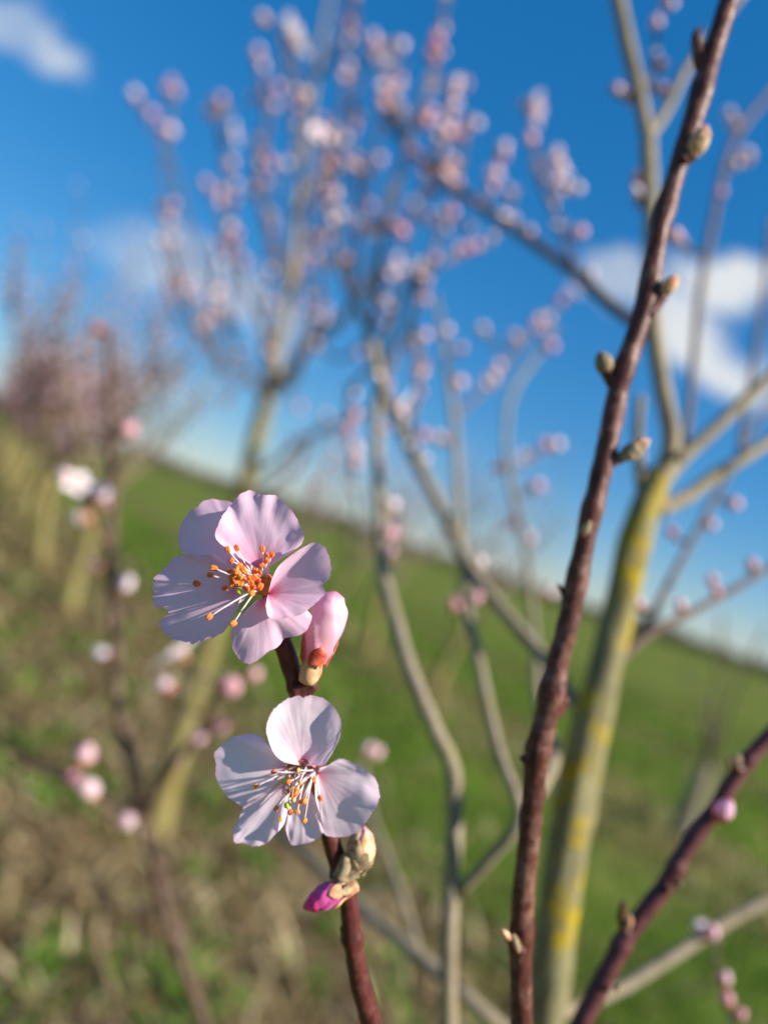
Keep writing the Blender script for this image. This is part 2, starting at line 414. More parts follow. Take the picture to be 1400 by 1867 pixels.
# ------------------------------------------------------------------ ground
VP = DIR(-35, 734); ROWD = Vector((VP.x, VP.y, 0)).normalized(); ROWN = Vector((ROWD.y, -ROWD.x, 0))   # ROWN points right of the row
B2 = GROUND(287, 1512); B2.z = 0
ROW0 = B2.dot(ROWN)
NEAR_BASE = B2 - ROWD * 1.75

def ground():
    m, N, L, out = newmat('orchard_soil')
    geo = N.new('ShaderNodeNewGeometry')
    dt = N.new('ShaderNodeVectorMath'); dt.operation = 'DOT_PRODUCT'; dt.inputs[1].default_value = ROWN; L.new(geo.outputs['Position'], dt.inputs[0])
    off = N.new('ShaderNodeMath'); off.operation = 'SUBTRACT'; off.inputs[1].default_value = ROW0; L.new(dt.outputs['Value'], off.inputs[0])
    big = noise_(N, L, geo.outputs['Position'], 1.3, 5, .6); mid = noise_(N, L, geo.outputs['Position'], 7, 5, .65); fin = noise_(N, L, geo.outputs['Position'], 60, 4, .7)
    wob = N.new('ShaderNodeMath'); wob.operation = 'MULTIPLY_ADD'; wob.inputs[1].default_value = .9; L.new(big.outputs[0], wob.inputs[0]); L.new(off.outputs[0], wob.inputs[2])
    w2 = N.new('ShaderNodeMath'); w2.operation = 'SUBTRACT'; w2.inputs[1].default_value = .45; L.new(wob.outputs[0], w2.inputs[0])
    # bands of bare soil along the rows, row spacing about 2.9 m
    md = N.new('ShaderNodeMath'); md.operation = 'PINGPONG'; md.inputs[1].default_value = 1.45
    L.new(w2.outputs[0], md.inputs[0])
    band = rng(N, L, md.outputs[0], .55, .95, 1, 0)
    mg = rng(N, L, w2.outputs[0], -1.7, -.6, .55, 0)
    mx0 = N.new('ShaderNodeMath'); mx0.operation = 'MAXIMUM'; L.new(band, mx0.inputs[0]); L.new(mg, mx0.inputs[1])
    fade = rng(N, L, w2.outputs[0], .9, 2.4, 1, .55)
    mxb = N.new('ShaderNodeMath'); mxb.operation = 'MULTIPLY'; L.new(mx0.outputs[0], mxb.inputs[0]); L.new(fade, mxb.inputs[1])
    pat = N.new('ShaderNodeMath'); pat.operation = 'MULTIPLY'; L.new(mxb.outputs[0], pat.inputs[0]); L.new(rng(N, L, mid.outputs[0], .28, .52, .5, 1), pat.inputs[1])
    soil = mixc(N, L, rng(N, L, mid.outputs[0], .35, .65), (.10, .067, .030), (.19, .138, .068))
    clod = noise_(N, L, geo.outputs['Position'], 16, 4, .6)
    soil = mixc(N, L, rng(N, L, clod.outputs[0], .5, .64, 0, .8), soil, (.05, .034, .017))
    soil = mixc(N, L, rng(N, L, fin.outputs[0], .45, .7), soil, (.06, .042, .022))
    grass = mixc(N, L, rng(N, L, mid.outputs[0], .3, .7), (.06, .11, .010), (.105, .15, .020))
    grass = mixc(N, L, rng(N, L, big.outputs[0], .5, .75, 0, .5), grass, (.135, .14, .04))
    col = mixc(N, L, pat.outputs[0], grass, soil)
    p = N.new('ShaderNodeBsdfPrincipled'); L.new(col, p.inputs['Base Color']); p.inputs['Roughness'].default_value = .95; p.inputs['Specular IOR Level'].default_value = .03
    b = N.new('ShaderNodeBump'); b.inputs['Strength'].default_value = .9; b.inputs['Distance'].default_value = .03; L.new(mid.outputs[0], b.inputs['Height']); L.new(b.outputs[0], p.inputs['Normal'])
    L.new(p.outputs[0], out.inputs[0])
    rs = np.concatenate([np.linspace(.02, 8, 90), np.geomspace(8.3, 2500, 60)]); na = 180
    V = []; Fc = []
    for r in rs:
        for j in range(na):
            a = 2 * math.pi * j / na; x, y = r * math.sin(a), r * math.cos(a)
            z = (.05 * noise.noise(Vector((x * 1.1, y * 1.1, 0))) + .022 * noise.noise(Vector((x * 5, y * 5, 3)))) * min(1, 30 / (r + .1)) - .012
            V.append((x, y, z))
    for i in range(len(rs) - 1):
        for j in range(na):
            k = i * na + j; b_ = i * na + (j + 1) % na; Fc.append((k, k + na, b_ + na, b_))
    Fc.append(tuple(range(na)))
    g = mesh_obj('ground', V, Fc, m); g['kind'] = 'structure'
    return g
ground()
def gz(x, y):
    r = math.hypot(x, y)
    return (.05 * noise.noise(Vector((x * 1.1, y * 1.1, 0))) + .022 * noise.noise(Vector((x * 5, y * 5, 3)))) * min(1, 30 / (r + .1)) - .012

def blades(name, n, pick, length, width, cols, mat, label, cat, seed, lean=(.15, .7)):
    rg = np.random.default_rng(seed); pos = []
    while len(pos) < n:
        r = 1.0 + 13 * rg.random() ** 2.0; a = R(rg.uniform(-62, 62)); x, y = r * math.sin(a), r * math.cos(a)
        off = x * ROWN.x + y * ROWN.y - ROW0
        k = pick(off, noise.noise(Vector((x * 1.6, y * 1.6, seed))), noise.noise(Vector((x * 6, y * 6, seed + 3))))
        if rg.random() < k: pos.append((x, y, gz(x, y), r))
    pos = np.array(pos); n = len(pos)
    ln = rg.uniform(*length, n) ; wd = rg.uniform(*width, n) * np.clip(pos[:, 3] / 3, 1, 3)
    az = rg.uniform(0, 2 * np.pi, n); le = rg.uniform(*lean, n)
    d = np.stack([np.cos(az), np.sin(az), np.zeros(n)], 1); sd_ = np.stack([-np.sin(az), np.cos(az), np.zeros(n)], 1)
    up = np.array([0, 0, 1.0]); b0 = pos[:, :3] - up * .004
    def at(t, bend): return b0 + d * (ln * np.sin(le) * t * (1 + bend))[:, None] + up * (ln * np.cos(le) * t * (1 - bend * .6))[:, None]
    m1 = at(.5, -.15); tp = at(1, .25)
    V = np.stack([b0 - sd_ * wd[:, None] * .35, b0 + sd_ * wd[:, None] * .35, m1 - sd_ * wd[:, None] * .5, m1 + sd_ * wd[:, None] * .5, tp], 1).reshape(-1, 3)
    k = np.arange(n)[:, None] * 5
    tri = np.concatenate([k + [0, 1, 3], k + [0, 3, 2], k + [2, 3, 4]], 1).reshape(-1, 3)
    me = bpy.data.meshes.new(name); me.from_pydata(V.tolist(), [], tri.tolist()); me.materials.append(mat)
    ca = np.array(cols)[rg.integers(0, len(cols), n)] * rg.uniform(.75, 1.25, (n, 1))
    at_ = me.color_attributes.new('tint', 'FLOAT_COLOR', 'POINT')
    at_.data.foreach_set('color', np.concatenate([np.repeat(ca, 5, 0), np.ones((n * 5, 1))], 1).astype(np.float32).ravel())
    o = bpy.data.objects.new(name, me); COL.objects.link(o); o['kind'] = 'stuff'; o['label'] = label; o['category'] = cat
blades('grass', 42000, lambda o, n1, n2: (1.0 if o > .75 and abs(o - 2.9) > .45 else .07 if o > -.8 else .22) * (1 if n1 + .5 * n2 > -.12 else .25), (.03, .085), (.003, .006),
       [(.055, .11, .014), (.085, .15, .022), (.04, .08, .010), (.13, .18, .04)], M['tint'], 'short green grass between the tree rows', 'grass', 11)
blades('dry_grass', 26000, lambda o, n1, n2: (1.0 if abs(o) < 1 else .5 if o < 0 else .12 + .6 * (abs(o - 2.9) < .5)) * (.35 + .65 * (n2 > -.1)), (.03, .14), (.004, .016),
       [(.26, .185, .095), (.18, .12, .06), (.34, .255, .135), (.10, .065, .033), (.42, .34, .20), (.13, .085, .042)], M['tint_dry'], 'straw and dead leaves lying on the bare soil strip', 'straw', 12, (.7, 1.5))
blades('weeds', 7000, lambda o, n1, n2: (1.0 if o < 1 else .2) * (1 if n1 * .6 + n2 > .22 else .012), (.04, .10), (.014, .03),
       [(.11, .19, .025), (.16, .24, .045), (.08, .14, .02)], M['tint'], 'low clumps of bright green weeds on the brown soil', 'weeds', 13, (.4, 1.2))

# ------------------------------------------------------------------ blurred blossoms and buds shared by the trees
def proto_mesh(kind):
    V = []; Fc = []; mi = []
    def add(v, f, m):
        k = len(V); V.extend(v); Fc.extend([tuple(i + k for i in q) for q in f]); mi.extend([m] * len(f))
    if kind == 'bud':
        v, f, _, _ = lathe_shell(Vector((0, 0, .1)), Vector((0, 0, 1.0)), OVO, .42, 10, 5, .06, .5); add(v, f, 0)
        P = [Vector((0, 0, z)) for z in (-.12, .0, .12, .3, .42)]; v, f = tube_geo(P, [.13, .24, .34, .41, .37], 8); add(v, f, 1)
    else:
        for k in range(5):
            a = 2 * math.pi * k / 5; e = Vector((math.cos(a), math.sin(a), 0)); s = Vector((-math.sin(a), math.cos(a), 0)); v = []; f = []
            for i in range(5):
                t = i / 4; w = [.08, .26, .36, .33, .12][i]
                for j in (-1, 0, 1): v.append(e * (.1 + .85 * t) + s * (w * j) + Vector((0, 0, .18 + .42 * t - .2 * t * t + .1 * abs(j) * t)))
            for i in range(4):
                for j in range(2): q = i * 3 + j; f.append((q, q + 1, q + 4, q + 3))
            add(v, f, 0)
        P = [Vector((0, 0, z)) for z in (-.12, .05, .2)]; v, f = tube_geo(P, [.08, .15, .16], 7); add(v, f, 1)
        for k in range(7):
            a = k * 2.4; r = .12 + .05 * (k % 3); q = Vector((r * math.cos(a) * 2, r * math.sin(a) * 2, .55))
            v, f = tube_geo([Vector((0, 0, .2)), q], [.012, .05], 5); add(v, f, 1)
    me = bpy.data.meshes.new(kind); me.from_pydata([tuple(v) for v in V], [], Fc); me.polygons.foreach_set('use_smooth', [True] * len(Fc)); me.polygons.foreach_set('material_index', mi)
    return me
PROTO = {}
for kind, mm, key in (('bud', 'far_pink', 'p'), ('blossom', 'far_white', 'W'), ('bud', 'far_white', 'w')):
    me = proto_mesh(kind); me.materials.append(M[mm]); me.materials.append(M['far_calyx']); PROTO[key] = (kind, me)

def place_bud(root, pos, axis, size, key):
    kind, me = PROTO[key]; o = bpy.data.objects.new('flower_bud' if kind == 'bud' else 'blossom', me); COL.objects.link(o); o.parent = root
    o.location = pos - Vector(root['_w']); q = axis.to_track_quat('Z', 'Y'); o.rotation_mode = 'QUATERNION'; o.rotation_quaternion = q; o.scale = (size,) * 3
    return o
rb = random.Random(5)
def attach(root, x, y, key, size=None, maxpx=400):
    """a bud seen at photo pixel x,y on the closest twig of this plant, on a spur of its own when it stands off"""
    S = SAMPLES[root.name]; best = min(S, key=lambda s: (s[0] - x) ** 2 + (s[1] - y) ** 2)
    D = best[2]; p = PX(x, y, D); tw = best[3]; away = p - tw
    size = size or (D * rb.uniform(.016, .022) if key != 'W' else D * rb.uniform(.022, .027))
    if away.length > best[4] + size * .2:
        base = p - away.normalized() * size * .25
        mid = (tw + base) / 2 + Vector((0, 0, -.1 * away.length))
        P = [Vector(v) for v in catmull([tuple(tw), tuple(mid), tuple(base)], 6)]
        v, f = tube_geo(P, [max(.0013, min(.0025, best[4] * .6))] * 6, 7); mesh_obj('spur', v, f, M['bark_twig'], root)
        axis = away.normalized() + Vector((0, 0, .5))
    else:
        axis = Vector((rb.uniform(-1, 1), rb.uniform(-1, .2), rb.uniform(.2, 1))); base = tw + axis.normalized() * best[4] * .8
    place_bud(root, base, axis.normalized(), size, key)

def along(root, path_i, n, keys, jitter=1.0, size=None):
    """n more buds set straight on one recorded twig"""
    for k in range(n):
        s = path_i[rb.randrange(int(len(path_i) * .25), len(path_i))]
        axis = Vector((rb.uniform(-1, 1), rb.uniform(-1, 1), rb.uniform(.1, .9))).normalized()
        place_bud(root, s[3] + axis * s[4] * .8, axis, size or s[2] * rb.uniform(.011, .017), rb.choice(keys))

# ------------------------------------------------------------------ the lichen-covered tree beside the shoots
near = thing('fruit_tree', 'fruit tree with yellow lichen on its forked trunk behind the dark brown shoot', 'tree', NEAR_BASE)
nb = NEAR_BASE
def nd(D): return .30 * (D / .42) ** 1.35
def tw(name, path, mat='bark_twig', n=30, ns=9, root=near, kink=.004, **k):
    c0 = len(SAMPLES.get(root.name, []))
    px_tube(root, name, [(x, y, nd(D), w * .74) for x, y, D, w in path], M[mat], n=n, ns=ns, kink=kink, freq=30, **k)
    return SAMPLES[root.name][c0:]
p_bot = PX(985, 1880, nd(.42))
px_tube(near, 'trunk', [(x, y, nd(D), w * .92) for x, y, D, w in [(985, 1880, .42, 82), (1015, 1680, .42, 81), (1045, 1480, .425, 80), (1076, 1330, .43, 76), (1108, 1200, .435, 68), (1138, 1080, .44, 64), (1163, 970, .445, 62), (1186, 905, .45, 58), (1205, 855, .45, 42)]],
        M['bark_lichen'], n=60, ns=20, rough=.16, freq=45, kink=.004, seed=2, ground=[p_bot * .5 + Vector((nb.x, nb.y, .35)) * .5, (nb.x, nb.y, .12), (nb.x, nb.y, -.03)])
A1 = tw('branch', [(1185, 900, .45, 52), (1222, 815, .45, 46), (1208, 710, .455, 42), (1192, 600, .46, 40), (1188, 480, .47, 38), (1184, 360, .48, 38), (1180, 240, .49, 38)], 'bark_pale', ns=14)
tw('branch', [(1180, 250, .49, 34), (1165, 170, .495, 34), (1142, 80, .50, 34), (1118, -30, .51, 32)], 'bark_pale', ns=12)
tw('branch', [(1182, 250, .49, 26), (1215, 200, .50, 24), (1250, 130, .51, 24), (1300, 60, .52, 20), (1370, -30, .54, 18)], 'bark_pale')
tw('branch', [(1192, 890, .45, 46), (1240, 838, .452, 34), (1300, 785, .456, 32), (1360, 728, .46, 30), (1430, 660, .465, 28)], 'bark_pale', ns=12)
tw('branch', [(1195, 930, .45, 46), (1250, 905, .455, 36), (1300, 868, .46, 32), (1345, 842, .46, 30), (1430, 785, .47, 28)], 'bark_pale', ns=12)
tw('branch', [(1172, 930, .45, 34), (1163, 860, .45, 30), (1160, 790, .45, 26), (1167, 722, .45, 22)], 'bark_pale')
Bl = tw('branch', [(1078, 1330, .43, 38), (1045, 1275, .435, 34), (1000, 1210, .45, 34), (930, 1125, .48, 34), (850, 1025, .52, 34), (800, 920, .56, 32), (740, 800, .60, 30), (692, 695, .64, 28), (670, 600, .68, 26)], 'bark_pale', n=44, ns=12)
Cs = tw('branch', [(822, 1950, .40, 46), (820, 1700, .40, 42), (828, 1430, .405, 40), (800, 1345, .41, 38), (768, 1270, .415, 36), (735, 1190, .43, 36), (702, 1060, .48, 34), (690, 900, .58, 30), (688, 770, .66, 26), (700, 640, .70, 20), (740, 520, .74, 14)], 'bark_pale', n=50, ns=12,
        ground=[(nb.x + .02, nb.y + .12, .3), (nb.x + .01, nb.y + .03, .02), (nb.x, nb.y, -.04)])
tw('branch', [(832, 1630, .40, 28), (885, 1575, .395, 28), (945, 1490, .39, 30), (908, 1370, .41, 28), (872, 1200, .45, 26), (850, 1080, .50, 24), (836, 920, .61, 22), (828, 760, .68, 18), (812, 640, .71, 14), (795, 540, .74, 10)], 'bark_pale', n=44)
tw('branch', [(945, 1495, .39, 28), (990, 1430, .40, 30), (1012, 1370, .43, 28), (985, 1290, .48, 24), (975, 1180, .56, 20), (960, 1010, .66, 16), (925, 860, .70, 14), (930, 730, .74, 13), (985, 645, .78, 11), (1010, 600, .80, 8)], 'bark_pale', n=44)
tw('branch', [(960, 1910, .46, 36), (860, 1825, .47, 36), (750, 1735, .49, 34), (650, 1645, .52, 32), (560, 1560, .56, 28), (470, 1490, .62, 22)], 'bark_pale', ns=12, ground=[(nb.x + .03, nb.y + .1, .35), (nb.x + .02, nb.y + .02, .02), (nb.x, nb.y, -.04)])
tw('branch', [(765, 1745, .488, 22), (735, 1640, .52, 20), (705, 1560, .55, 18), (675, 1480, .58, 15), (660, 1380, .62, 12)], 'bark_pale')
El = tw('branch', [(1190, 615, .46, 30), (1130, 570, .52, 30), (1050, 498, .60, 28), (970, 440, .68, 26), (880, 375, .74, 24), (800, 318, .78, 20), (740, 265, .82, 16), (700, 215, .86, 12)], 'bark_twig', n=40)
tw('branch', [(1133, 1195, .435, 26), (1175, 1155, .45, 20), (1215, 1080, .48, 18), (1260, 995, .51, 16), (1310, 900, .54, 15), (1370, 790, .58, 12), (1430, 690, .62, 10)])
tw('branch', [(1125, 1205, .435, 26), (1180, 1160, .44, 22), (1240, 1128, .45, 18), (1320, 1085, .46, 17), (1430, 1020, .48, 15)])
tw('branch', [(1240, 838, .44, 18), (1262, 700, .52, 18), (1275, 540, .58, 18), (1295, 420, .62, 18), (1318, 310, .66, 18), (1350, 235, .70, 16), (1420, 150, .74, 14)])
tw('branch', [(1345, 842, .46, 14), (1365, 720, .55, 14), (1388, 560, .6, 13), (1405, 400, .66, 12)])
tw('branch', [(980, 1880, .42, 36), (1020, 1850, .423, 32), (1075, 1828, .43, 31), (1135, 1803, .437, 30), (1204, 1762, .445, 30), (1274, 1716, .453, 29), (1325, 1683, .46, 28), (1430, 1625, .47, 26)], 'bark_pale', ns=12)
tw('branch', [(1318, 1688, .458, 9), (1308, 1740, .45, 8), (1318, 1800, .44, 7), (1335, 1880, .43, 6)])
# upright twigs of the crown
CROWN = [
 [(670, 610, .68, 20), (690, 480, .72, 15), (722, 350, .78, 13), (752, 240, .82, 12), (792, 110, .88, 11), (820, -60, .94, 9)],
 [(672, 600, .68, 20), (632, 520, .72, 15), (605, 400, .76, 13), (585, 290, .80, 12), (555, 190, .84, 11), (520, 60, .88, 9)],
 [(695, 700, .64, 18), (742, 600, .70, 15), (775, 490, .74, 13), (822, 370, .80, 11), (855, 225, .86, 8)],
 [(740, 800, .60, 16), (765, 700, .66, 14), (752, 600, .70, 12), (758, 500, .74, 10)],
 [(800, 318, .78, 14), (808, 240, .82, 12), (818, 160, .86, 9)],
 [(880, 375, .74, 12), (900, 320, .77, 11), (908, 280, .80, 9)],
 [(1050, 498, .60, 14), (1015, 400, .66, 13), (980, 310, .70, 12), (965, 200, .76, 10)],
 [(1000, 370, .68, 10), (1022, 330, .69, 9), (1020, 290, .71, 8)],
 [(700, 640, .68, 12), (640, 720, .74, 12), (640, 830, .76, 11), (655, 960, .78, 9)],
 [(828, 760, .68, 12), (900, 690, .74, 11), (960, 620, .78, 11), (1040, 540, .84, 8)],
 [(740, 265, .82, 10), (712, 170, .86, 10), (718, 90, .9, 8)],
 [(632, 520, .72, 12), (660, 400, .78, 11), (640, 250, .84, 10), (655, 100, .9, 9), (640, -20, .94, 8)],
 [(752, 240, .82, 9), (700, 190, .86, 9), (680, 60, .9, 7)],
 [(775, 490, .74, 10), (850, 460, .78, 9), (905, 430, .8, 8), (940, 350, .84, 7)],
 [(700, 1050, .60, 12), (712, 985, .62, 9), (716, 960, .63, 8)],
 [(850, 1080, .62, 9), (832, 1110, .63, 8), (826, 1125, .64, 7)],
 [(925, 860, .70, 9), (975, 835, .72, 8), (1002, 815, .73, 7)],
 [(1184, 340, .48, 10), (1160, 370, .5, 9), (1152, 330, .51, 8)],
 [(1165, 170, .495, 10), (1195, 110, .53, 9), (1200, 40, .56, 9), (1222, -20, .58, 8)],
 [(1163, 175, .495, 8), (1135, 180, .5, 8), (1112, 165, .51, 7)],
 [(1320, 310, .66, 8), (1345, 300, .67, 8), (1368, 295, .68, 7)],
]
crown_s = [tw('twig', p, 'bark_twig', 24, 7) for p in CROWN]
for x, y, k in [(480, 40, 'w'), (518, 55, 'W'), (540, 78, 'W'), (593, 255, 'w'), (720, 92, 'w'), (717, 170, 'W'), (708, 195, 'p'), (815, 165, 'w'), (805, 45, 'w'), (800, 98, 'p'), (785, 105, 'p'),
                (850, 230, 'w'), (840, 250, 'p'), (905, 282, 'w'), (968, 198, 'W'), (966, 260, 'p'), (928, 355, 'w'), (1018, 300, 'w'), (1045, 345, 'w'), (1052, 428, 'p'), (665, 420, 'W'), (690, 410, 'p'), (755, 500, 'W'), (748, 505, 'W'),
                (600, 360, 'p'), (612, 395, 'w'), (625, 475, 'p'), (605, 480, 'p'), (580, 430, 'p'), (780, 205, 'p'), (770, 225, 'p'), (800, 245, 'p'), (825, 300, 'p'), (820, 310, 'p'), (790, 350, 'p'), (780, 400, 'w'), (810, 405, 'p'),
                (850, 415, 'w'), (720, 420, 'p'), (1005, 622, 'W'), (985, 640, 'p'), (940, 620, 'p'), (880, 605, 'w'), (835, 640, 'p'), (812, 608, 'w'), (830, 700, 'p'), (760, 692, 'w'), (755, 650, 'w'), (738, 745, 'W'), (735, 770, 'p'),
                (680, 590, 'p'), (672, 560, 'p'), (890, 690, 'w'), (770, 615, 'p'), (1000, 815, 'w'), (915, 850, 'p'), (975, 890, 'p'), (960, 985, 'w'), (938, 955, 'p'), (865, 1020, 'w'), (828, 1106, 'p'), (845, 1100, 'p'),
                (700, 990, 'p'), (718, 975, 'p'), (692, 1010, 'p'), (650, 850, 'p'), (642, 830, 'p'), (628, 765, 'p'), (710, 925, 'w'), (805, 805, 'w'), (765, 795, 'p'), (680, 1378, 'p'), (658, 1385, 'p'),
                (1240, 445, 'w'), (1225, 430, 'p'), (1112, 165, 'p'), (1190, 125, 'p'), (1200, 165, 'p'), (1152, 335, 'p'), (1160, 372, 'p'), (1330, 213, 'w'), (1345, 232, 'w'), (1365, 295, 'w'), (1218, 8, 'w'), (1195, 55, 'p'),
                (1290, 960, 'p'), (1298, 1062, 'p'), (1312, 1078, 'p'), (1240, 1110, 'p'), (1370, 1035, 'p'), (1225, 975, 'p'), (1165, 1108, 'w'), (1310, 360, 'p'), (995, 1085, 'p'), (1330, 920, 'p')]:
    attach(near, x, y, k)
for x, y, k, s in [(1292, 1704, 'p', .0085), (1281, 1698, 'w', .008), (1320, 1798, 'p', .0065), (1330, 1835, 'p', .007), (1346, 1855, 'p', .0055)]: attach(near, x, y, k, s)
for i, s in enumerate(crown_s):
    along(near, s, 8 if i < 14 else 2, 'ppwwW')
along(near, El, 14, 'ppw'); along(near, Cs[30:], 6, 'pw'); along(near, Bl[26:], 8, 'pw')

# ------------------------------------------------------------------ second tree of the row
second = thing('fruit_tree', 'pale-trunked fruit tree standing in the soil strip behind the two open blossoms', 'tree', B2)
D2 = PROJ(B2)[2]
px_tube(second, 'trunk', [(281, 1535, D2, 54), (300, 1450, D2, 46), (330, 1335, D2 * .985, 40), (375, 1195, D2 * .97, 36), (415, 1030, D2 * .955, 34), (452, 865, D2 * .94, 32), (488, 725, D2 * .93, 30)], M['bark_lichen'], n=40, ns=16, rough=.12, freq=14, kink=.004, seed=4)
def t2(name, path, mat='bark_grey', n=26, ns=9):
    c0 = len(SAMPLES.get(second.name, []))
    px_tube(second, name, [(x, y, D2 * d, w * .72) for x, y, d, w in path], M[mat], n=n, ns=ns, kink=.006, freq=14); return SAMPLES[second.name][c0:]
t2('branch', [(486, 735, .93, 40), (512, 600, .92, 34), (533, 470, .91, 26), (545, 350, .90, 20), (560, 220, .89, 16), (580, 110, .88, 14), (606, -40, .87, 12)], 'bark_pale')
t2('branch', [(490, 725, .93, 32), (540, 660, .90, 28), (600, 600, .86, 24), (655, 540, .82, 20), (690, 450, .78, 16), (715, 330, .75, 13)])
t2('branch', [(484, 730, .93, 22), (440, 655, .88, 15), (390, 540, .82, 11), (345, 420, .76, 9), (300, 270, .72, 8), (248, 185, .70, 7)], 'bark_twig')
T2 = [[(500, 640, .92, 16), (435, 470, .84, 14), (415, 320, .8, 13), (400, 195, .76, 11)], [(525, 510, .91, 16), (475, 360, .84, 14), (490, 210, .8, 13), (465, 90, .76, 10)],
      [(548, 330, .9, 14), (532, 190, .86, 12), (518, 60, .82, 10)], [(575, 140, .88, 14), (625, 80, .84, 12), (645, -20, .8, 10)], [(540, 400, .9, 14), (600, 300, .84, 12), (592, 230, .8, 10)],
      [(300, 300, .74, 9), (310, 200, .74, 9), (312, 150, .74, 8)], [(450, 880, .94, 18), (560, 800, .9, 14), (680, 745, .86, 11)], [(440, 920, .95, 16), (540, 850, .9, 13), (600, 760, .88, 10)],
      [(560, 930, .94, 10), (590, 870, .94, 9), (620, 790, .93, 8)], [(390, 560, .82, 11), (340, 600, .8, 10), (310, 520, .76, 9), (290, 440, .74, 8)]]
rt = random.Random(17)
for k in range(15):
    x0 = rt.uniform(330, 760); y0 = rt.uniform(420, 700); d = rt.uniform(.62, .8); x1 = x0 + (x0 - 520) * .25 + rt.uniform(-40, 60); y1 = y0 - rt.uniform(200, 420)
    src = min(SAMPLES[second.name], key=lambda q: (q[0] - x0) ** 2 + (q[1] - y0 - 60) ** 2)
    T2.append([(src[0], src[1], src[2] / D2, 10), ((src[0] + x0) / 2, (src[1] + y0) / 2, (src[2] / D2 + d) / 2, 10), ((x0 + x1) / 2 + rt.uniform(-15, 15), (y0 + y1) / 2, d, 9), (x1, y1, d * .95, 8)])
ts = [t2('twig', p, 'bark_twig', 20, 7) for p in T2]
for x, y, k in [(468, 98, 'w'), (255, 190, 'w'), (268, 208, 'p'), (297, 250, 'w'), (400, 200, 'W'), (385, 210, 'w'), (425, 245, 'W'), (465, 180, 'w'), (497, 195, 'p'), (437, 650, 'w'), (375, 340, 'p'), (398, 370, 'p'), (465, 355, 'w'), (430, 440, 'p'),
                (500, 160, 'p'), (420, 300, 'p'), (395, 190, 'p'), (645, 15, 'p'), (635, 55, 'p'), (540, 740, 'p'), (480, 260, 'p'), (490, 300, 'p'), (415, 730, 'p')]:
    attach(second, x, y, k, .026 if k == 'w' else .03 if k == 'W' else .024)
for s in ts: along(second, s, 7, 'pwwp', size=.021)

# ------------------------------------------------------------------ further trees of the rows
def row_tree(base, ht, seed, label, lean, group, bud=.024, dense=12):
    rd = random.Random(seed); t = thing('fruit_tree', label, 'tree', base, group)
    def walk(p, d, L_, r0_, r1_, n, up):
        P = [p]; d = d.normalized()
        for i in range(n):
            d = (d + Vector((rd.uniform(-1, 1), rd.uniform(-1, 1), up + rd.uniform(-.4, .6))) * .16).normalized(); P.append(P[-1] + d * L_ / n)
        return P, [r0_ + (r1_ - r0_) * i / n for i in range(n + 1)]
    P, rr = walk(base - Vector((0, 0, .03)), Vector((lean, 0, 1)), ht * .32, .045, .032, 6, .2); rr[0] *= 1.35
    v, f = tube_geo(P, rr, 9, .15, seed, True, 9); mesh_obj('trunk', v, f, M['bark_lichen'], t)
    tv, tf, tips = [], [], []
    for k in range(4):
        a = k * 1.57 + rd.uniform(-.4, .4); Q, qr = walk(P[-1 - (k % 2)], Vector((math.cos(a) * .7, math.sin(a) * .7, 1)), ht * .5, .024, .009, 7, .35)
        v, f = tube_geo(Q, qr, 7, .1, seed, True, 9); mesh_obj('branch', v, f, M['bark_grey'], t)
        for m in range(dense):
            i = rd.randrange(1, 8); a2 = rd.uniform(0, 6.28); W, wr = walk(Q[i], Vector((math.cos(a2), math.sin(a2), 1.2)), ht * rd.uniform(.18, .38), .006 if dense < 20 else .010, .003 if dense < 20 else .006, 5, .5)
            v, f = tube_geo(W, wr, 5); b = len(tv); tv += v; tf += [tuple(x + b for x in q) for q in f]; tips += W[1:] + [(W[i] + W[i + 1]) / 2 for i in range(5)]
    o = mesh_obj('twigs', tv, tf, M['bark_twig' if dense < 20 else 'bark_redtwig'], t); o['kind'] = 'stuff'
    bv, bf, bm = [], [], []; me = PROTO['p'][1]; 
    lv = [(1, 0, 0), (-1, 0, 0), (0, 1, 0), (0, -1, 0), (0, 0, 1.2), (0, 0, -1)]; lf = [(0, 2, 4), (2, 1, 4), (1, 3, 4), (3, 0, 4), (2, 0, 5), (1, 2, 5), (3, 1, 5), (0, 3, 5)]
    for p in tips:
        if rd.random() < .5: continue
        c = p + Vector((rd.uniform(-1, 1), rd.uniform(-1, 1), rd.uniform(-.5, 1))) * .012; s = bud * rd.uniform(.35, .62); b = len(bv)
        bv += [c + Vector(q) * s for q in lv]; bf += [tuple(x + b for x in q) for q in lf]; bm += [0 if rd.random() < .6 else 1] * 8
    o = mesh_obj('blossoms', bv, bf, [M['far_pink'], M['far_white']], t, midx=bm); o['kind'] = 'stuff'
    return t
gr = 'young fruit trees receding along the row'
G1 = GROUND(135, 1115); G1.z = 0; step = (G1 - B2).length; G1 = B2 + ROWD * step
row_tree(G1, 2.3, 21, 'blurred fruit tree with yellowish trunk next in the row behind the pale-trunked tree', .05, gr)
ORD = 'first second third fourth fifth sixth seventh eighth ninth tenth eleventh twelfth thirteenth fourteenth'.split()
for k in range(1, 12):
    q = G1 + ROWD * (1.5 * k) + ROWN * random.uniform(-.1, .1)
    row_tree(q, 2.0 + .2 * math.sin(k * 1.7), 30 + k, 'blurred budding fruit tree, %s in the soil strip row counted from the lichen-covered trunk' % ORD[k + 2], random.uniform(-.06, .06), gr, .034, 26)
gr2 = 'fruit trees standing in the next row across the grass'
for i, (x, y, hh) in enumerate([(672, 1192, 1.9), (795, 1262, 2.0), (590, 1130, 2.0), (520, 1070, 2.0)]):
    g = GROUND(x, y); g.z = 0; row_tree(g, hh, 50 + i, 'blurred small fruit tree across the grass strip, %s in its row counted from the sapling' % ('second', 'first', 'third', 'fourth')[i], .0, gr2)
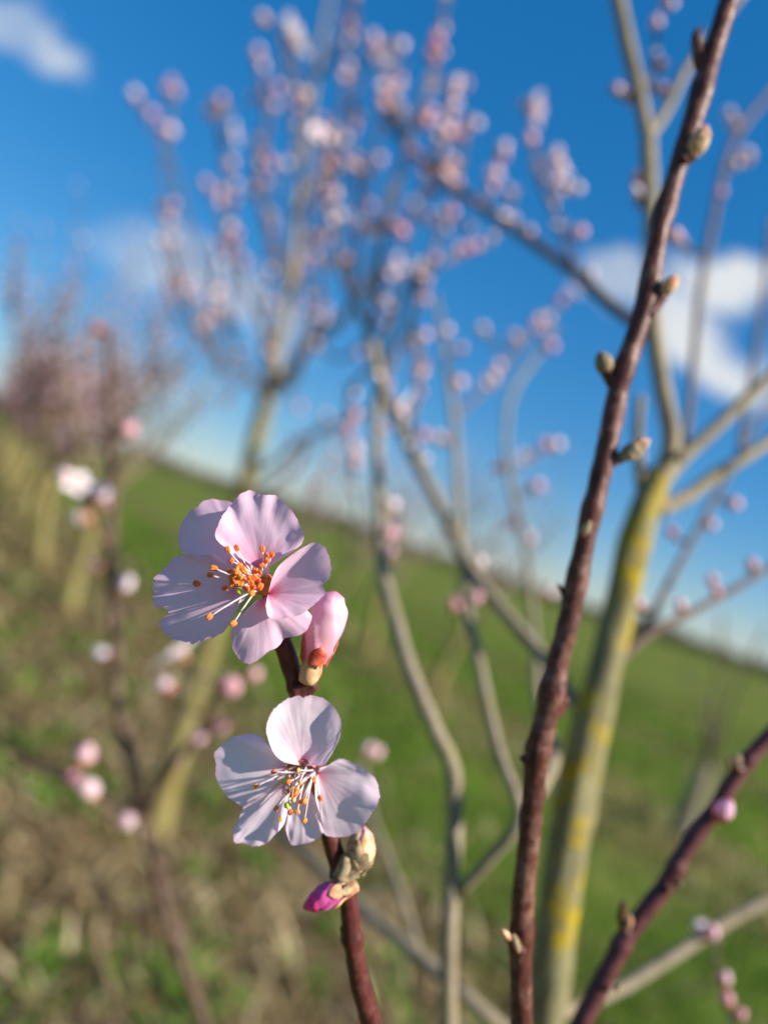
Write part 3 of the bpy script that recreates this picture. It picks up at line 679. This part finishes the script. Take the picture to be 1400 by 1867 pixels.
# thin sapling in the grass
sb = GROUND(1243, 1525); sb.z = 0; Ds = PROJ(sb)[2]
sap = thing('sapling', 'thin bare sapling with pale trunk in the grass behind the reddish shoot', 'sapling', sb)
px_tube(sap, 'trunk', [(1240, 1535, Ds, 44), (1252, 1490, Ds, 38), (1272, 1440, Ds, 32), (1290, 1398, Ds, 24)], M['bark_pale'], n=12, ns=10)
for p in ([(1285, 1410, 1, 11), (1300, 1320, 1, 9), (1310, 1230, 1, 7), (1316, 1120, 1, 5)], [(1280, 1425, 1, 10), (1315, 1330, .98, 8), (1350, 1240, .96, 6), (1400, 1140, .95, 5)], [(1290, 1400, 1, 9), (1285, 1300, 1.02, 7), (1250, 1220, 1.03, 5)]):
    px_tube(sap, 'branch', [(x, y, Ds * d, w * 1.1) for x, y, d, w in p], M['bark_twig'], n=14, ns=6)
# hedge on the skyline
def hedge():
    V = []; Fc = []; rd = np.random.default_rng(8); cols = []
    for i in range(5200):
        a = R(rd.uniform(-70, 75)); r = rd.uniform(150, 175); g = noise.noise(Vector((a * 9, 0, 2))) * .5 + .5
        h = (1.6 + 3.6 * g * g); z = h * rd.random() ** .8; x, y = r * math.sin(a), r * math.cos(a); s = rd.uniform(.5, 1.3); b = len(V)
        n1 = Vector(rd.normal(size=3)).normalized(); e = n1.orthogonal().normalized(); f = n1.cross(e); c = Vector((x, y, z))
        V += [c + e * s, c + f * s * .7, c - e * s, c - f * s * .7, c + n1 * s * .6, c - n1 * s * .6]
        Fc += [(b, b + 1, b + 4), (b + 1, b + 2, b + 4), (b + 2, b + 3, b + 4), (b + 3, b, b + 4), (b + 1, b, b + 5), (b + 2, b + 1, b + 5), (b + 3, b + 2, b + 5), (b, b + 3, b + 5)]
    o = mesh_obj('hedgerow', V, Fc, plain('hedge', (.13, .11, .07), .9, (.08, .09, .045), .3, .1), smooth=False); o['kind'] = 'stuff'; o['label'] = 'dark bare hedgerow along the skyline of the green field'; o['category'] = 'hedge'
hedge()

# ------------------------------------------------------------------ slender shoot on the left
SHB = nb + Vector((-.12, .10, 0)); SHB.z = 0
left = thing('woody_shoot', 'slender dark shoot with pink buds rising left of the open blossoms', 'shoot', SHB)
def lt(name, path, mat='bark_shoot', n=30, ns=9, root=left, **k):
    px_tube(root, name, [(x, y, D, w * 1.12) for x, y, D, w in path], M[mat], n=n, ns=ns, kink=.003, freq=40, **k)
lt('stem', [(385, 1910, .50, 21), (352, 1820, .50, 21), (315, 1710, .505, 20), (288, 1610, .51, 20), (262, 1490, .515, 20), (235, 1370, .52, 20), (214, 1270, .525, 20), (212, 1150, .53, 19), (206, 1000, .54, 18), (205, 820, .55, 16), (203, 700, .56, 15), (200, 600, .57, 12)], n=60, ns=12, ground=[(SHB.x, SHB.y, .25), (SHB.x, SHB.y, -.03)])
lt('twig', [(262, 1490, .515, 16), (300, 1420, .51, 13), (350, 1350, .50, 12), (385, 1290, .49, 11), (408, 1245, .485, 9)])
lt('twig', [(262, 1490, .515, 13), (215, 1488, .50, 11), (175, 1460, .49, 10), (130, 1425, .48, 9), (60, 1400, .48, 9), (-30, 1330, .48, 8)])
lt('twig', [(208, 1010, .54, 11), (185, 960, .53, 10), (160, 930, .52, 9), (135, 890, .52, 8)])
for x, y, k, s in [(185, 605, 'p', .013), (230, 790, 'p', .014), (130, 890, 'W', .012), (128, 893, 'w', .016), (176, 908, 'w', .017), (158, 946, 'w', .015), (180, 1037, 'p', .013), (222, 1072, 'w', .015), (210, 950, 'p', .010), (190, 1205, 'w', .015),
                   (303, 1260, 'w', .014), (408, 1257, 'p', .017), (390, 1327, 'p', .012), (358, 1358, 'p', .013), (222, 1492, 'p', .013), (312, 1400, 'p', .010), (152, 1385, 'p', .015), (120, 1425, 'p', .012), (172, 1447, 'p', .016), (458, 1235, 'p', .011), (325, 1195, 'W', .021), (150, 1450, 'p', .012)]:
    attach(left, x, y, k, s * .98)
# bare twigs far left
# ------------------------------------------------------------------ thick dark brown shoot
def dk(y): return .168 + (1867 - y) / 1867 * .022
HB = nb + Vector((.05, -.12, 0)); HB.z = 0
brown = thing('woody_shoot', 'thick dark brown shoot with short spurs crossing in front of the lichen trunk', 'shoot', HB)
hp = [(953, 1920, 44), (950, 1829, 44), (951, 1671, 43), (966, 1514, 43), (980, 1377, 45), (1003, 1278, 46), (1018, 1200, 42), (1034, 1145, 42), (1070, 969, 40), (1100, 843, 41), (1133, 690, 40), (1174, 562, 40), (1202, 420, 38), (1237, 300, 36), (1266, 210, 40), (1297, 100, 38), (1332, -10, 38), (1350, -70, 37)]
px_tube(brown, 'stem', [(x, y, dk(y), w * .93) for x, y, w in hp], M['bark_brown'], n=150, ns=24, rough=.10, freq=260, seed=3,
        nodes=[(.105, .18), (.27, .2), (.325, .22), (.43, .12), (.49, .14), (.62, .12), (.70, .16), (.77, .14), (.88, .18), (.985, .1)], ground=[(HB.x, HB.y, .5), (HB.x, HB.y, .15), (HB.x, HB.y, -.03)])
def spur(root, pts, D, mat, n=9):
    S = catmull(pts, n); P = [PX(x, y, D) for x, y, w in S]; v, f = tube_geo(P, [w * D / F / 2 for x, y, w in S], 12, .2, pts[0][0], True, 500); return mesh_obj('spur', v, f, M[mat], root)
def sbud(root, x0, y0, x1, y1, w, D, **k):
    w *= .86; x1 = x0 + (x1 - x0) * .95; y1 = y0 + (y1 - y0) * .95
    return scaly_bud(root, PX(x0, y0, D), PX(x1, y1, D - .0015), w * D / F / 2, **k)
spur(brown, [(1240, 292, 26), (1258, 284, 24), (1272, 274, 20)], dk(270) - .002, 'bark_brown')
sbud(brown, 1262, 283, 1292, 224, 36, dk(255) - .003, mats=('cream', 'scale'), tipmat=M['petal_bud'], label='swelling cream bud with a pink tip', roll=.3)
spur(brown, [(1280, 120, 26), (1272, 90, 22), (1268, 64, 14), (1276, 48, 6)], dk(80), 'bark_brown')
spur(brown, [(1180, 575, 26), (1198, 550, 24), (1212, 530, 20)], dk(550) - .001, 'bark_red')
sbud(brown, 1208, 534, 1238, 500, 28, dk(520) - .002, mats=('cream', 'scale'), roll=.8)
spur(brown, [(1128, 715, 30), (1114, 692, 24), (1102, 670, 22)], dk(690), 'bark_brown')
sbud(brown, 1108, 680, 1092, 638, 34, dk(655), mats=('scale_dark', 'scale_dark'), core='scale_dark', roll=.5)
spur(brown, [(1112, 842, 22), (1128, 836, 22), (1140, 830, 20)], dk(835) - .001, 'bark_brown')
sbud(brown, 1132, 834, 1188, 800, 32, dk(820) - .002, mats=('scale', 'cream', 'scale_dark'), tipmat=M['petal_bud'], label='small opening bud with scaly base and pink tip', roll=.1)
spur(brown, [(1042, 1100, 20), (1030, 1082, 14), (1017, 1066, 5)], dk(1080), 'bark_brown')
spur(brown, [(975, 1402, 24), (962, 1390, 18), (950, 1380, 11)], dk(1390), 'bark_brown')
spur(brown, [(1012, 1300, 26), (1026, 1284, 20), (1034, 1272, 10)], dk(1285), 'bark_brown')
spur(brown, [(950, 1738, 24), (938, 1722, 20), (926, 1708, 14)], dk(1715) - .003, 'bark_brown')
sbud(brown, 928, 1712, 914, 1694, 13, dk(1700) - .004, mats=('scale', 'cream'))
sbud(brown, 945, 1735, 936, 1702, 14, dk(1715) - .006, mats=('scale', 'scale_dark'), roll=1)
sbud(brown, 1062, 975, 1078, 948, 17, dk(960) - .005, mats=('scale', 'scale_dark'), roll=.6)
sbud(brown, 1100, 812, 1092, 782, 11, dk(800), mats=('scale_dark', 'scale_dark'), core='scale_dark')

# ------------------------------------------------------------------ purple shoot lower right
PB = nb + Vector((.14, -.10, 0)); PB.z = 0
purple = thing('woody_shoot', 'thin purplish red shoot slanting over the grass at the foot of the lichen trunk', 'shoot', PB)
pp = [(1035, 1925, 36), (1060, 1867, 35), (1088, 1810, 34), (1120, 1750, 34), (1143, 1706, 33), (1178, 1660, 32), (1213, 1614, 31), (1243, 1561, 30), (1268, 1523, 30), (1300, 1480, 29), (1337, 1424, 28), (1364, 1386, 28), (1405, 1340, 27), (1450, 1290, 26)]
px_tube(purple, 'stem', [(x, y, .205 + (1867 - y) * .00003, w) for x, y, w in pp], M['bark_purple'], n=90, ns=20, rough=.08, freq=240, seed=8, nodes=[(.29, .2), (.52, .22), (.83, .2)], ground=[(PB.x, PB.y, .5), (PB.x, PB.y, .15), (PB.x, PB.y, -.03)])
spur(purple, [(1146, 1708, 22), (1137, 1688, 18), (1133, 1668, 15), (1138, 1645, 9)], .209, 'bark_brown')
sbud(purple, 1146, 1690, 1148, 1668, 13, .207, mats=('scale', 'cream'))
spur(purple, [(1350, 1408, 22), (1340, 1398, 20), (1333, 1384, 17)], .217, 'bark_brown')
sbud(purple, 1335, 1398, 1328, 1380, 12, .2165, mats=('scale', 'scale_dark')); sbud(purple, 1345, 1396, 1346, 1376, 12, .216, mats=('cream', 'scale'))
spur(purple, [(1212, 1618, 22), (1224, 1616, 18), (1236, 1612, 12)], .21, 'bark_brown')
sbud(purple, 1230, 1616, 1248, 1606, 11, .21, mats=('scale_dark', 'scale'))
pink_bud(purple, PX(1306, 1494, .213), PX(1334, 1460, .211), 17 * .213 / F, M['petal_bud'], 5, .4, .2, False)
sbud(purple, 1122, 1806, 1132, 1796, 10, .204, mats=('scale', 'cream'))

# ------------------------------------------------------------------ the flowering shoot in focus
FB = nb + Vector((-.02, -.16, 0)); FB.z = 0
flo = thing('flowering_shoot', 'reddish shoot in sharp focus carrying two open pink blossoms and swelling buds', 'shoot', FB)
fp = [(700, 1935, .158, 40), (677, 1862, .157, 39), (657, 1795, .156, 37), (643, 1715, .155, 35), (636, 1650, .1545, 34), (622, 1590, .154, 35), (604, 1535, .1535, 33), (590, 1470, .153, 32), (574, 1390, .1515, 32), (556, 1310, .150, 33), (539, 1245, .148, 34), (523, 1195, .146, 34), (508, 1150, .1445, 31), (495, 1110, .143, 26), (488, 1085, .1415, 20)]
px_tube(flo, 'stem', fp, M['bark_red'], n=130, ns=24, rough=.07, freq=300, seed=6, nodes=[(.265, .25), (.40, .3), (.80, .16)], ground=[(FB.x, FB.y, .5), (FB.x, FB.y, .15), (FB.x, FB.y, -.03)])
def spx(x, y, w, D=.152): return x, y, w
spur(flo, [(640, 1712, 22), (630, 1702, 16), (624, 1690, 9)], .1545, 'bark_brown')
spur(flo, [(625, 1600, 30), (640, 1592, 26), (655, 1580, 22)], .152, 'scale_dark')
spur(flo, [(622, 1600, 34), (628, 1580, 28), (632, 1562, 20)], .1515, 'scale_dark')

def local(ox, oy, k):
    return lambda X, Y: (ox + X / k, oy + Y / k)
def petal(root, Z, D0, base, outline, mat, zb, k1, k2, cup=0, qc=0, tilt=(0, 0), ruf=(0, 5, 0), curls=(), und=6, seed=0, ns=26, nt=90, smo=True):
    """petal surface: outline in the blossom's own plane, depth from its curvature (px units, + to the viewer)"""
    px = D0 / F; bx, by = Z(*base)
    O = catmull([Z(*p) for p in outline], nt)
    V = []; UV = []; Fc = []
    rr = random.Random(seed)
    jag = [.010 * noise.noise(Vector((t * .9, seed * 3.1, 0))) + .007 * noise.noise(Vector((t * .35, seed, 5))) for t in range(nt)]
    if seed == 2: jag = [j * 3.2 for j in jag]
    for i in range(ns + 1):
        s = .03 + .97 * i / ns
        for j in range(nt):
            t = j / (nt - 1); q = 2 * t - 1
            e = s * (1 + jag[j] * s ** 3 * 1.6)
            # relax the fan: spread margins gently so that veins curve
            x = bx + (O[j][0] - bx) * e; y = by + (O[j][1] - by) * e
            z = zb + k1 * s + k2 * s * s + cup * s * (q - qc) ** 2 + tilt[0] * (x - bx) + tilt[1] * (y - by)
            z += ruf[0] * math.sin(2 * math.pi * ruf[1] * t + ruf[2]) * s ** 5 * (.6 + .8 * noise.noise(Vector((t * 7, seed, 1))))
            z += und * noise.noise(Vector((s * 2.2, t * 4.5, seed * 1.7))) * s + .25 * und * noise.noise(Vector((s * 6, t * 14, seed))) * s * s
            z += .9 * noise.noise(Vector((s * 1.5, t * 30, seed + 4))) * s
            for t0, wd, amp, pw in curls: z += amp * math.exp(-((t - t0) / wd) ** 2) * s ** pw
            V.append(PX(x, y, D0 - z * px)); UV.append((s, t))
    for i in range(ns):
        for j in range(nt - 1):
            k = i * nt + j; Fc.append((k, k + 1, k + nt + 1, k + nt))
    return mesh_obj('petal', V, Fc, mat, root, uvs=UV)
def ellipsoid(c, ax, L_, r, nu=7, nv=8):
    a, e, g = frame(ax); V = []; Fc = []
    for i in range(nu + 1):
        ph = math.pi * i / nu
        for j in range(nv):
            th = 2 * math.pi * j / nv; V.append(c + a * (-math.cos(ph) * L_) + (e * math.cos(th) + g * math.sin(th)) * (math.sin(ph) * r + 1e-6))
    for i in range(nu):
        for j in range(nv):
            k = i * nv + j; b = i * nv + (j + 1) % nv; Fc.append((k, b, b + nv, k + nv))
    return V, Fc
def stamen(root, Z, D0, rt, an, za, seed, amat, fr=1.75, alen=8.0, arad=4.6, bend=(0, 0)):
    px = D0 / F; rd = random.Random(seed); r_ = Z(rt[0], rt[1]); a_ = Z(*an)
    p0 = PX(r_[0], r_[1], D0 - rt[2] * px); p2 = PX(a_[0], a_[1], D0 - za * px)
    mid = (p0 + p2) / 2 - fw * (za * .18 * px) + RT * (bend[0] * px) + UP * (bend[1] * px)
    P = [Vector(v) for v in catmull([tuple(p0), tuple(mid), tuple(p2)], 12)]
    v, f = tube_geo(P, [px * fr * (1.15 - .45 * i / 11) for i in range(12)], 8); mi = [0] * len(f)
    d = (P[-1] - P[-3]).normalized(); axn = (d + Vector((rd.uniform(-1, 1), rd.uniform(-1, 1), rd.uniform(-1, 1))) * .7).normalized()
    side = axn.cross(fw).normalized()
    c = p2 + d * px * arad * .6; k_ = rd.uniform(.85, 1.12)
    for s in (-1, 1):
        v2, f2 = ellipsoid(c + side * (s * px * arad * .40 * k_), axn, px * alen * .86 * k_, px * arad * .76 * k_); b = len(v); v += v2; f += [tuple(x + b for x in q) for q in f2]; mi += [1] * len(f2)
    return mesh_obj('stamen', v, f, [M['filament'], amat], root, midx=mi)
def cup(root, c, axis, rad, depth, mat, name, back):
    """flower cup, open towards axis; back: where it meets the stem"""
    a, e, g = frame(axis); V = []; Fc = []; ns = 28
    prof = [(0.02, -.95), (.5, -.85), (.82, -.5), (.95, -.15), (1.0, .05), (1.08, .0), (1.05, -.3), (.95, -.8), (.7, -1.2), (.35, -1.45)]
    for r, z in prof:
        for j in range(ns):
            th = 2 * math.pi * j / ns; V.append(c + a * (z * depth) + (e * math.cos(th) + g * math.sin(th)) * (r * rad * (1 + .05 * math.sin(5 * th))))
    for i in range(len(prof) - 1):
        for j in range(ns):
            k = i * ns + j; b = i * ns + (j + 1) % ns; Fc.append((k, b, b + ns, k + ns))
    n = len(V); P = [c - a * depth * 1.3, (c - a * depth * 1.9 + back) / 2, back]
    v, f = tube_geo([Vector(x) for x in catmull([tuple(x) for x in P], 6)], [rad * .42] * 6, 12); V += v; Fc += [tuple(x + n for x in q) for q in f]
    mi = [0] * (4 * ns) + [1] * (len(Fc) - 4 * ns)
    return mesh_obj(name, V, Fc, [mat, M['sepal']], root, midx=mi)

# --- upper blossom
Z1 = local(260, 870, 3.5); DA = .1345; pxA = DA / F
c1 = Z1(770, 685)
b1 = cup(flo, PX(c1[0], c1[1], DA + 4 * pxA), -fw - RT * .28 + UP * .05, 20 * pxA, 15 * pxA, M['throat'], 'blossom', PX(497, 1110, .1425))
b1['label'] = 'upper open blossom with rosy petals and orange anthers'
mp = M['petal_pink']
petal(b1, Z1, DA, (690, 640), [(560, 600), (460, 530), (330, 505), (250, 470), (228, 400), (240, 320), (280, 240), (350, 185), (400, 148), (450, 138), (490, 148), (560, 157), (640, 250), (680, 400), (705, 560)], mp, -16, 12, -30, 8, 0, (.16, 0), (2, 4, 1), [(.5, .06, 7, 6)], 4, 1)
petal(b1, Z1, DA, (650, 690), [(570, 570), (480, 500), (380, 497), (290, 490), (205, 512), (150, 570), (100, 622), (68, 670), (76, 750), (60, 822), (128, 835), (165, 868), (112, 918), (130, 990), (200, 1035), (268, 1052), (320, 1070), (400, 1040), (500, 1000), (560, 930), (610, 830), (660, 765)], mp, -10, 20, -22, 6, .1, (.13, 0), (7, 12, .6), [(.12, .08, 14, 3), (.45, .05, 14, 5), (.85, .08, 10, 3)], 8, 2, 36, 160)
petal(b1, Z1, DA, (745, 590), [(670, 545), (565, 485), (490, 420), (462, 370), (480, 310), (515, 240), (560, 180), (620, 110), (680, 85), (720, 96), (770, 117), (840, 113), (890, 150), (950, 210), (990, 280), (1027, 360), (1020, 420), (990, 450), (920, 500), (850, 545), (805, 575)], mp, -4, 30, -26, 22, .12, (.05, 0), (7, 8, .3), [(.22, .08, 18, 4), (.55, .035, -6, 4)], 7, 3, 32, 120)
petal(b1, Z1, DA, (765, 770), [(720, 790), (650, 860), (590, 930), (565, 1010), (575, 1100), (610, 1155), (660, 1190), (710, 1185), (760, 1150), (810, 1110), (870, 1080), (900, 1032), (940, 1022), (1000, 1010), (1050, 975), (1078, 900), (1060, 860), (980, 800), (870, 770), (805, 762)], mp, -4, 28, -36, 4, 0, (.0, .05), (2, 4, 2), [(.56, .05, -12, 3)], 5, 4, 30, 110)
petal(b1, Z1, DA, (800, 745), [(825, 650), (868, 568), (960, 490), (1045, 438), (1098, 417), (1150, 440), (1190, 500), (1203, 600), (1185, 655), (1148, 690), (1166, 740), (1120, 790), (1050, 850), (990, 885), (920, 895), (860, 912), (803, 890), (785, 820)], mp, 4, 34, -14, 20, -.1, (.02, 0), (2.5, 5, 1.4), [(.42, .10, 16, 5), (.62, .04, -5, 4)], 5, 5, 32, 110)
rd1 = random.Random(4)
an1 = [(548, 468, 46), (605, 460, 40), (575, 538, 48), (463, 585, 48), (440, 628, 44), (355, 680, 40), (560, 605, 66), (590, 625, 74), (640, 592, 64), (600, 662, 78), (650, 645, 72), (580, 690, 70), (535, 708, 60), (690, 670, 66), (715, 640, 60), (748, 612, 56), (625, 570, 62), (668, 712, 66), (610, 610, 80), (570, 640, 72), (622, 640, 82), (655, 600, 70), (600, 590, 70), (575, 660, 66), (630, 680, 70), (765, 465, 30), (792, 505, 32), (790, 538, 38), (762, 567, 42), (822, 502, 26), (435, 885, 42), (585, 925, 40), (700, 738, 56), (735, 655, 50), (720, 600, 54), (700, 700, 60), (745, 700, 44), (680, 640, 64)]
for i, (x, y, z) in enumerate(an1):
    a = math.atan2(y - 690, x - 765) + rd1.uniform(-.3, .3); rx, ry = 770 + 56 * math.cos(a), 685 + 56 * math.sin(a)
    stamen(b1, Z1, DA, (rx, ry, -8), (x, y), z, i, M['anther_pale'] if 18 < i < 23 else M['anther'], bend=(rd1.uniform(-2, 2), rd1.uniform(-1, 3)))
def pistil(root, Z, D0, rt, st_, ctrl):
    st, za = st_[:2], st_[2]
    px = D0 / F; P = [PX(*Z(*rt[:2]), D0 - rt[2] * px), PX(*Z(*ctrl[:2]), D0 - ctrl[2] * px), PX(*Z(*st), D0 - za * px)]
    P = [Vector(v) for v in catmull([tuple(p) for p in P], 12)]; v, f = tube_geo(P, [px * 1.9] * 12, 8); mi = [0] * len(f)
    v2, f2 = ellipsoid(P[-1], P[-1] - P[-3], px * 6, px * 6.4, 8, 12); b = len(v); v += v2; f += [tuple(x + b for x in q) for q in f2]; mi += [1] * len(f2)
    mesh_obj('pistil', v, f, [M['style'], M['stigma']], root, midx=mi)
pistil(b1, Z1, DA, (755, 700, -16), (615, 724, 62), (640, 752, 40))
# closed bud behind the right petal
bb = pink_bud(flo, PX(*Z1(1095, 1160), .1435), PX(*Z1(1232, 735), .1425), 34 * .143 / F, M['petal_bud'], 4, .30, .55, True, [(0, .72), (.2, .86), (.5, 1.0), (.75, .95), (.93, .62), (1, .15)], 'tall pink bud about to open with red sepals and a cream base')
spur(flo, [(535, 1262, 26), (556, 1258, 26), (573, 1246, 26)], .1455, 'bark_brown')

# --- lower blossom
Z2 = local(370, 1240, 3.889); DBm = .1445; pxB = DBm / F
c2 = Z2(705, 655)
b2 = cup(flo, PX(c2[0], c2[1], DBm + 8 * pxB), -fw - UP * .55 - RT * .1, 27 * pxB, 26 * pxB, M['throat_green'], 'blossom', PX(592, 1480, .152))
b2['label'] = 'lower open blossom with nearly white petals and drooping stamens'
ml = M['petal_pale']
petal(b2, Z2, DBm, (710, 610), [(640, 600), (570, 580), (510, 530), (465, 430), (450, 330), (495, 220), (590, 140), (680, 112), (708, 128), (760, 110), (860, 135), (940, 210), (977, 290), (975, 390), (940, 480), (885, 570), (850, 607), (790, 605)], ml, 0, 24, -6, 12, .15, (-.02, 0), (3, 4, .8), [(.30, .10, 8, 4), (.72, .07, 14, 4)], 7, 11, 30, 110)
petal(b2, Z2, DBm, (600, 625), [(590, 600), (480, 500), (430, 420), (350, 380), (260, 395), (205, 402), (150, 445), (82, 520), (95, 600), (92, 690), (150, 800), (220, 862), (300, 902), (380, 850), (490, 760), (580, 690)], ml, -4, 30, -26, 0, 0, (.04, .02), (3, 5, 0), [(.18, .09, -22, 3), (.32, .06, 14, 3)], 6, 12, 30, 110)
petal(b2, Z2, DBm, (590, 730), [(540, 760), (510, 790), (440, 830), (395, 810), (365, 822), (300, 880), (250, 1000), (216, 1070), (225, 1150), (290, 1160), (350, 1178), (440, 1165), (500, 1110), (575, 1020), (600, 900), (620, 790)], ml, -8, 14, -20, 10, 0, (.02, .10), (4, 7, 1), [(.2, .06, 14, 4), (.75, .07, 14, 3)], 7, 13, 28, 110)
petal(b2, Z2, DBm, (690, 760), [(640, 800), (600, 870), (585, 980), (592, 1080), (620, 1160), (660, 1172), (730, 1160), (800, 1130), (850, 1080), (845, 980), (810, 860), (750, 770)], ml, -16, 0, -18, 26, 0, (.0, .18), (5, 4, .5), [], 6, 14, 28, 90)
petal(b2, Z2, DBm, (815, 660), [(830, 622), (900, 600), (960, 560), (1030, 570), (1130, 620), (1215, 690), (1252, 800), (1240, 880), (1200, 940), (1160, 1010), (1090, 1085), (1000, 1112), (900, 1110), (850, 1080), (838, 980), (800, 850), (795, 740)], ml, -4, 26, -22, 8, 0, (.06, .02), (4, 4, 2.2), [(.22, .07, 12, 3), (.42, .10, 16, 3), (.72, .10, -10, 3)], 7, 15, 32, 110)
an2 = [(510, 653, 34), (377, 755, 36), (682, 640, 50), (612, 720, 56), (697, 730, 60), (785, 705, 46), (828, 832, 40), (605, 785, 62), (640, 765, 66), (665, 800, 70), (650, 845, 68), (725, 850, 60), (698, 858, 58), (525, 905, 42), (550, 980, 36), (620, 930, 48), (672, 925, 50), (722, 990, 40), (630, 810, 72), (670, 770, 68)]
for i, (x, y, z) in enumerate(an2):
    a = rd1.uniform(0, 6.28); rx = 705 + 85 * math.cos(a) + (x - 650) * .2; ry = 640 + 30 * math.sin(a)
    stamen(b2, Z2, DBm, (rx, ry, -6), (x, y), z, 40 + i, M['anther_pale'] if i % 3 else M['anther'], 1.5, 6.4, 3.7, bend=(0, rd1.uniform(0, 4)))
pistil(b2, Z2, DBm, (700, 660, -16), (600, 890, 52), (635, 790, 40))
# buds below the lower blossom
pink_bud(flo, PX(622, 1622, .1515), PX(553, 1656, .1495), 22 * .151 / F, M['petal_magenta'], 4, .34, .9, False, [(0, .8), (.2, 1.0), (.45, .98), (.7, .74), (.9, .40), (1, .1)], 'magenta pointed bud with cream and red scales', 10, 'cream', .16)
scaly_bud(flo, PX(652, 1588, .1535), PX(664, 1508, .1525), 24 * .153 / F, ('scale', 'cream', 'scale', 'scale_dark'), 4, 'scale', M['petal_bud'], 'plump scaly cream bud beside the stem', .4)
# a further blossom turned away behind the upper one

for o in bpy.data.objects:
    if '_w' in o: del o['_w']
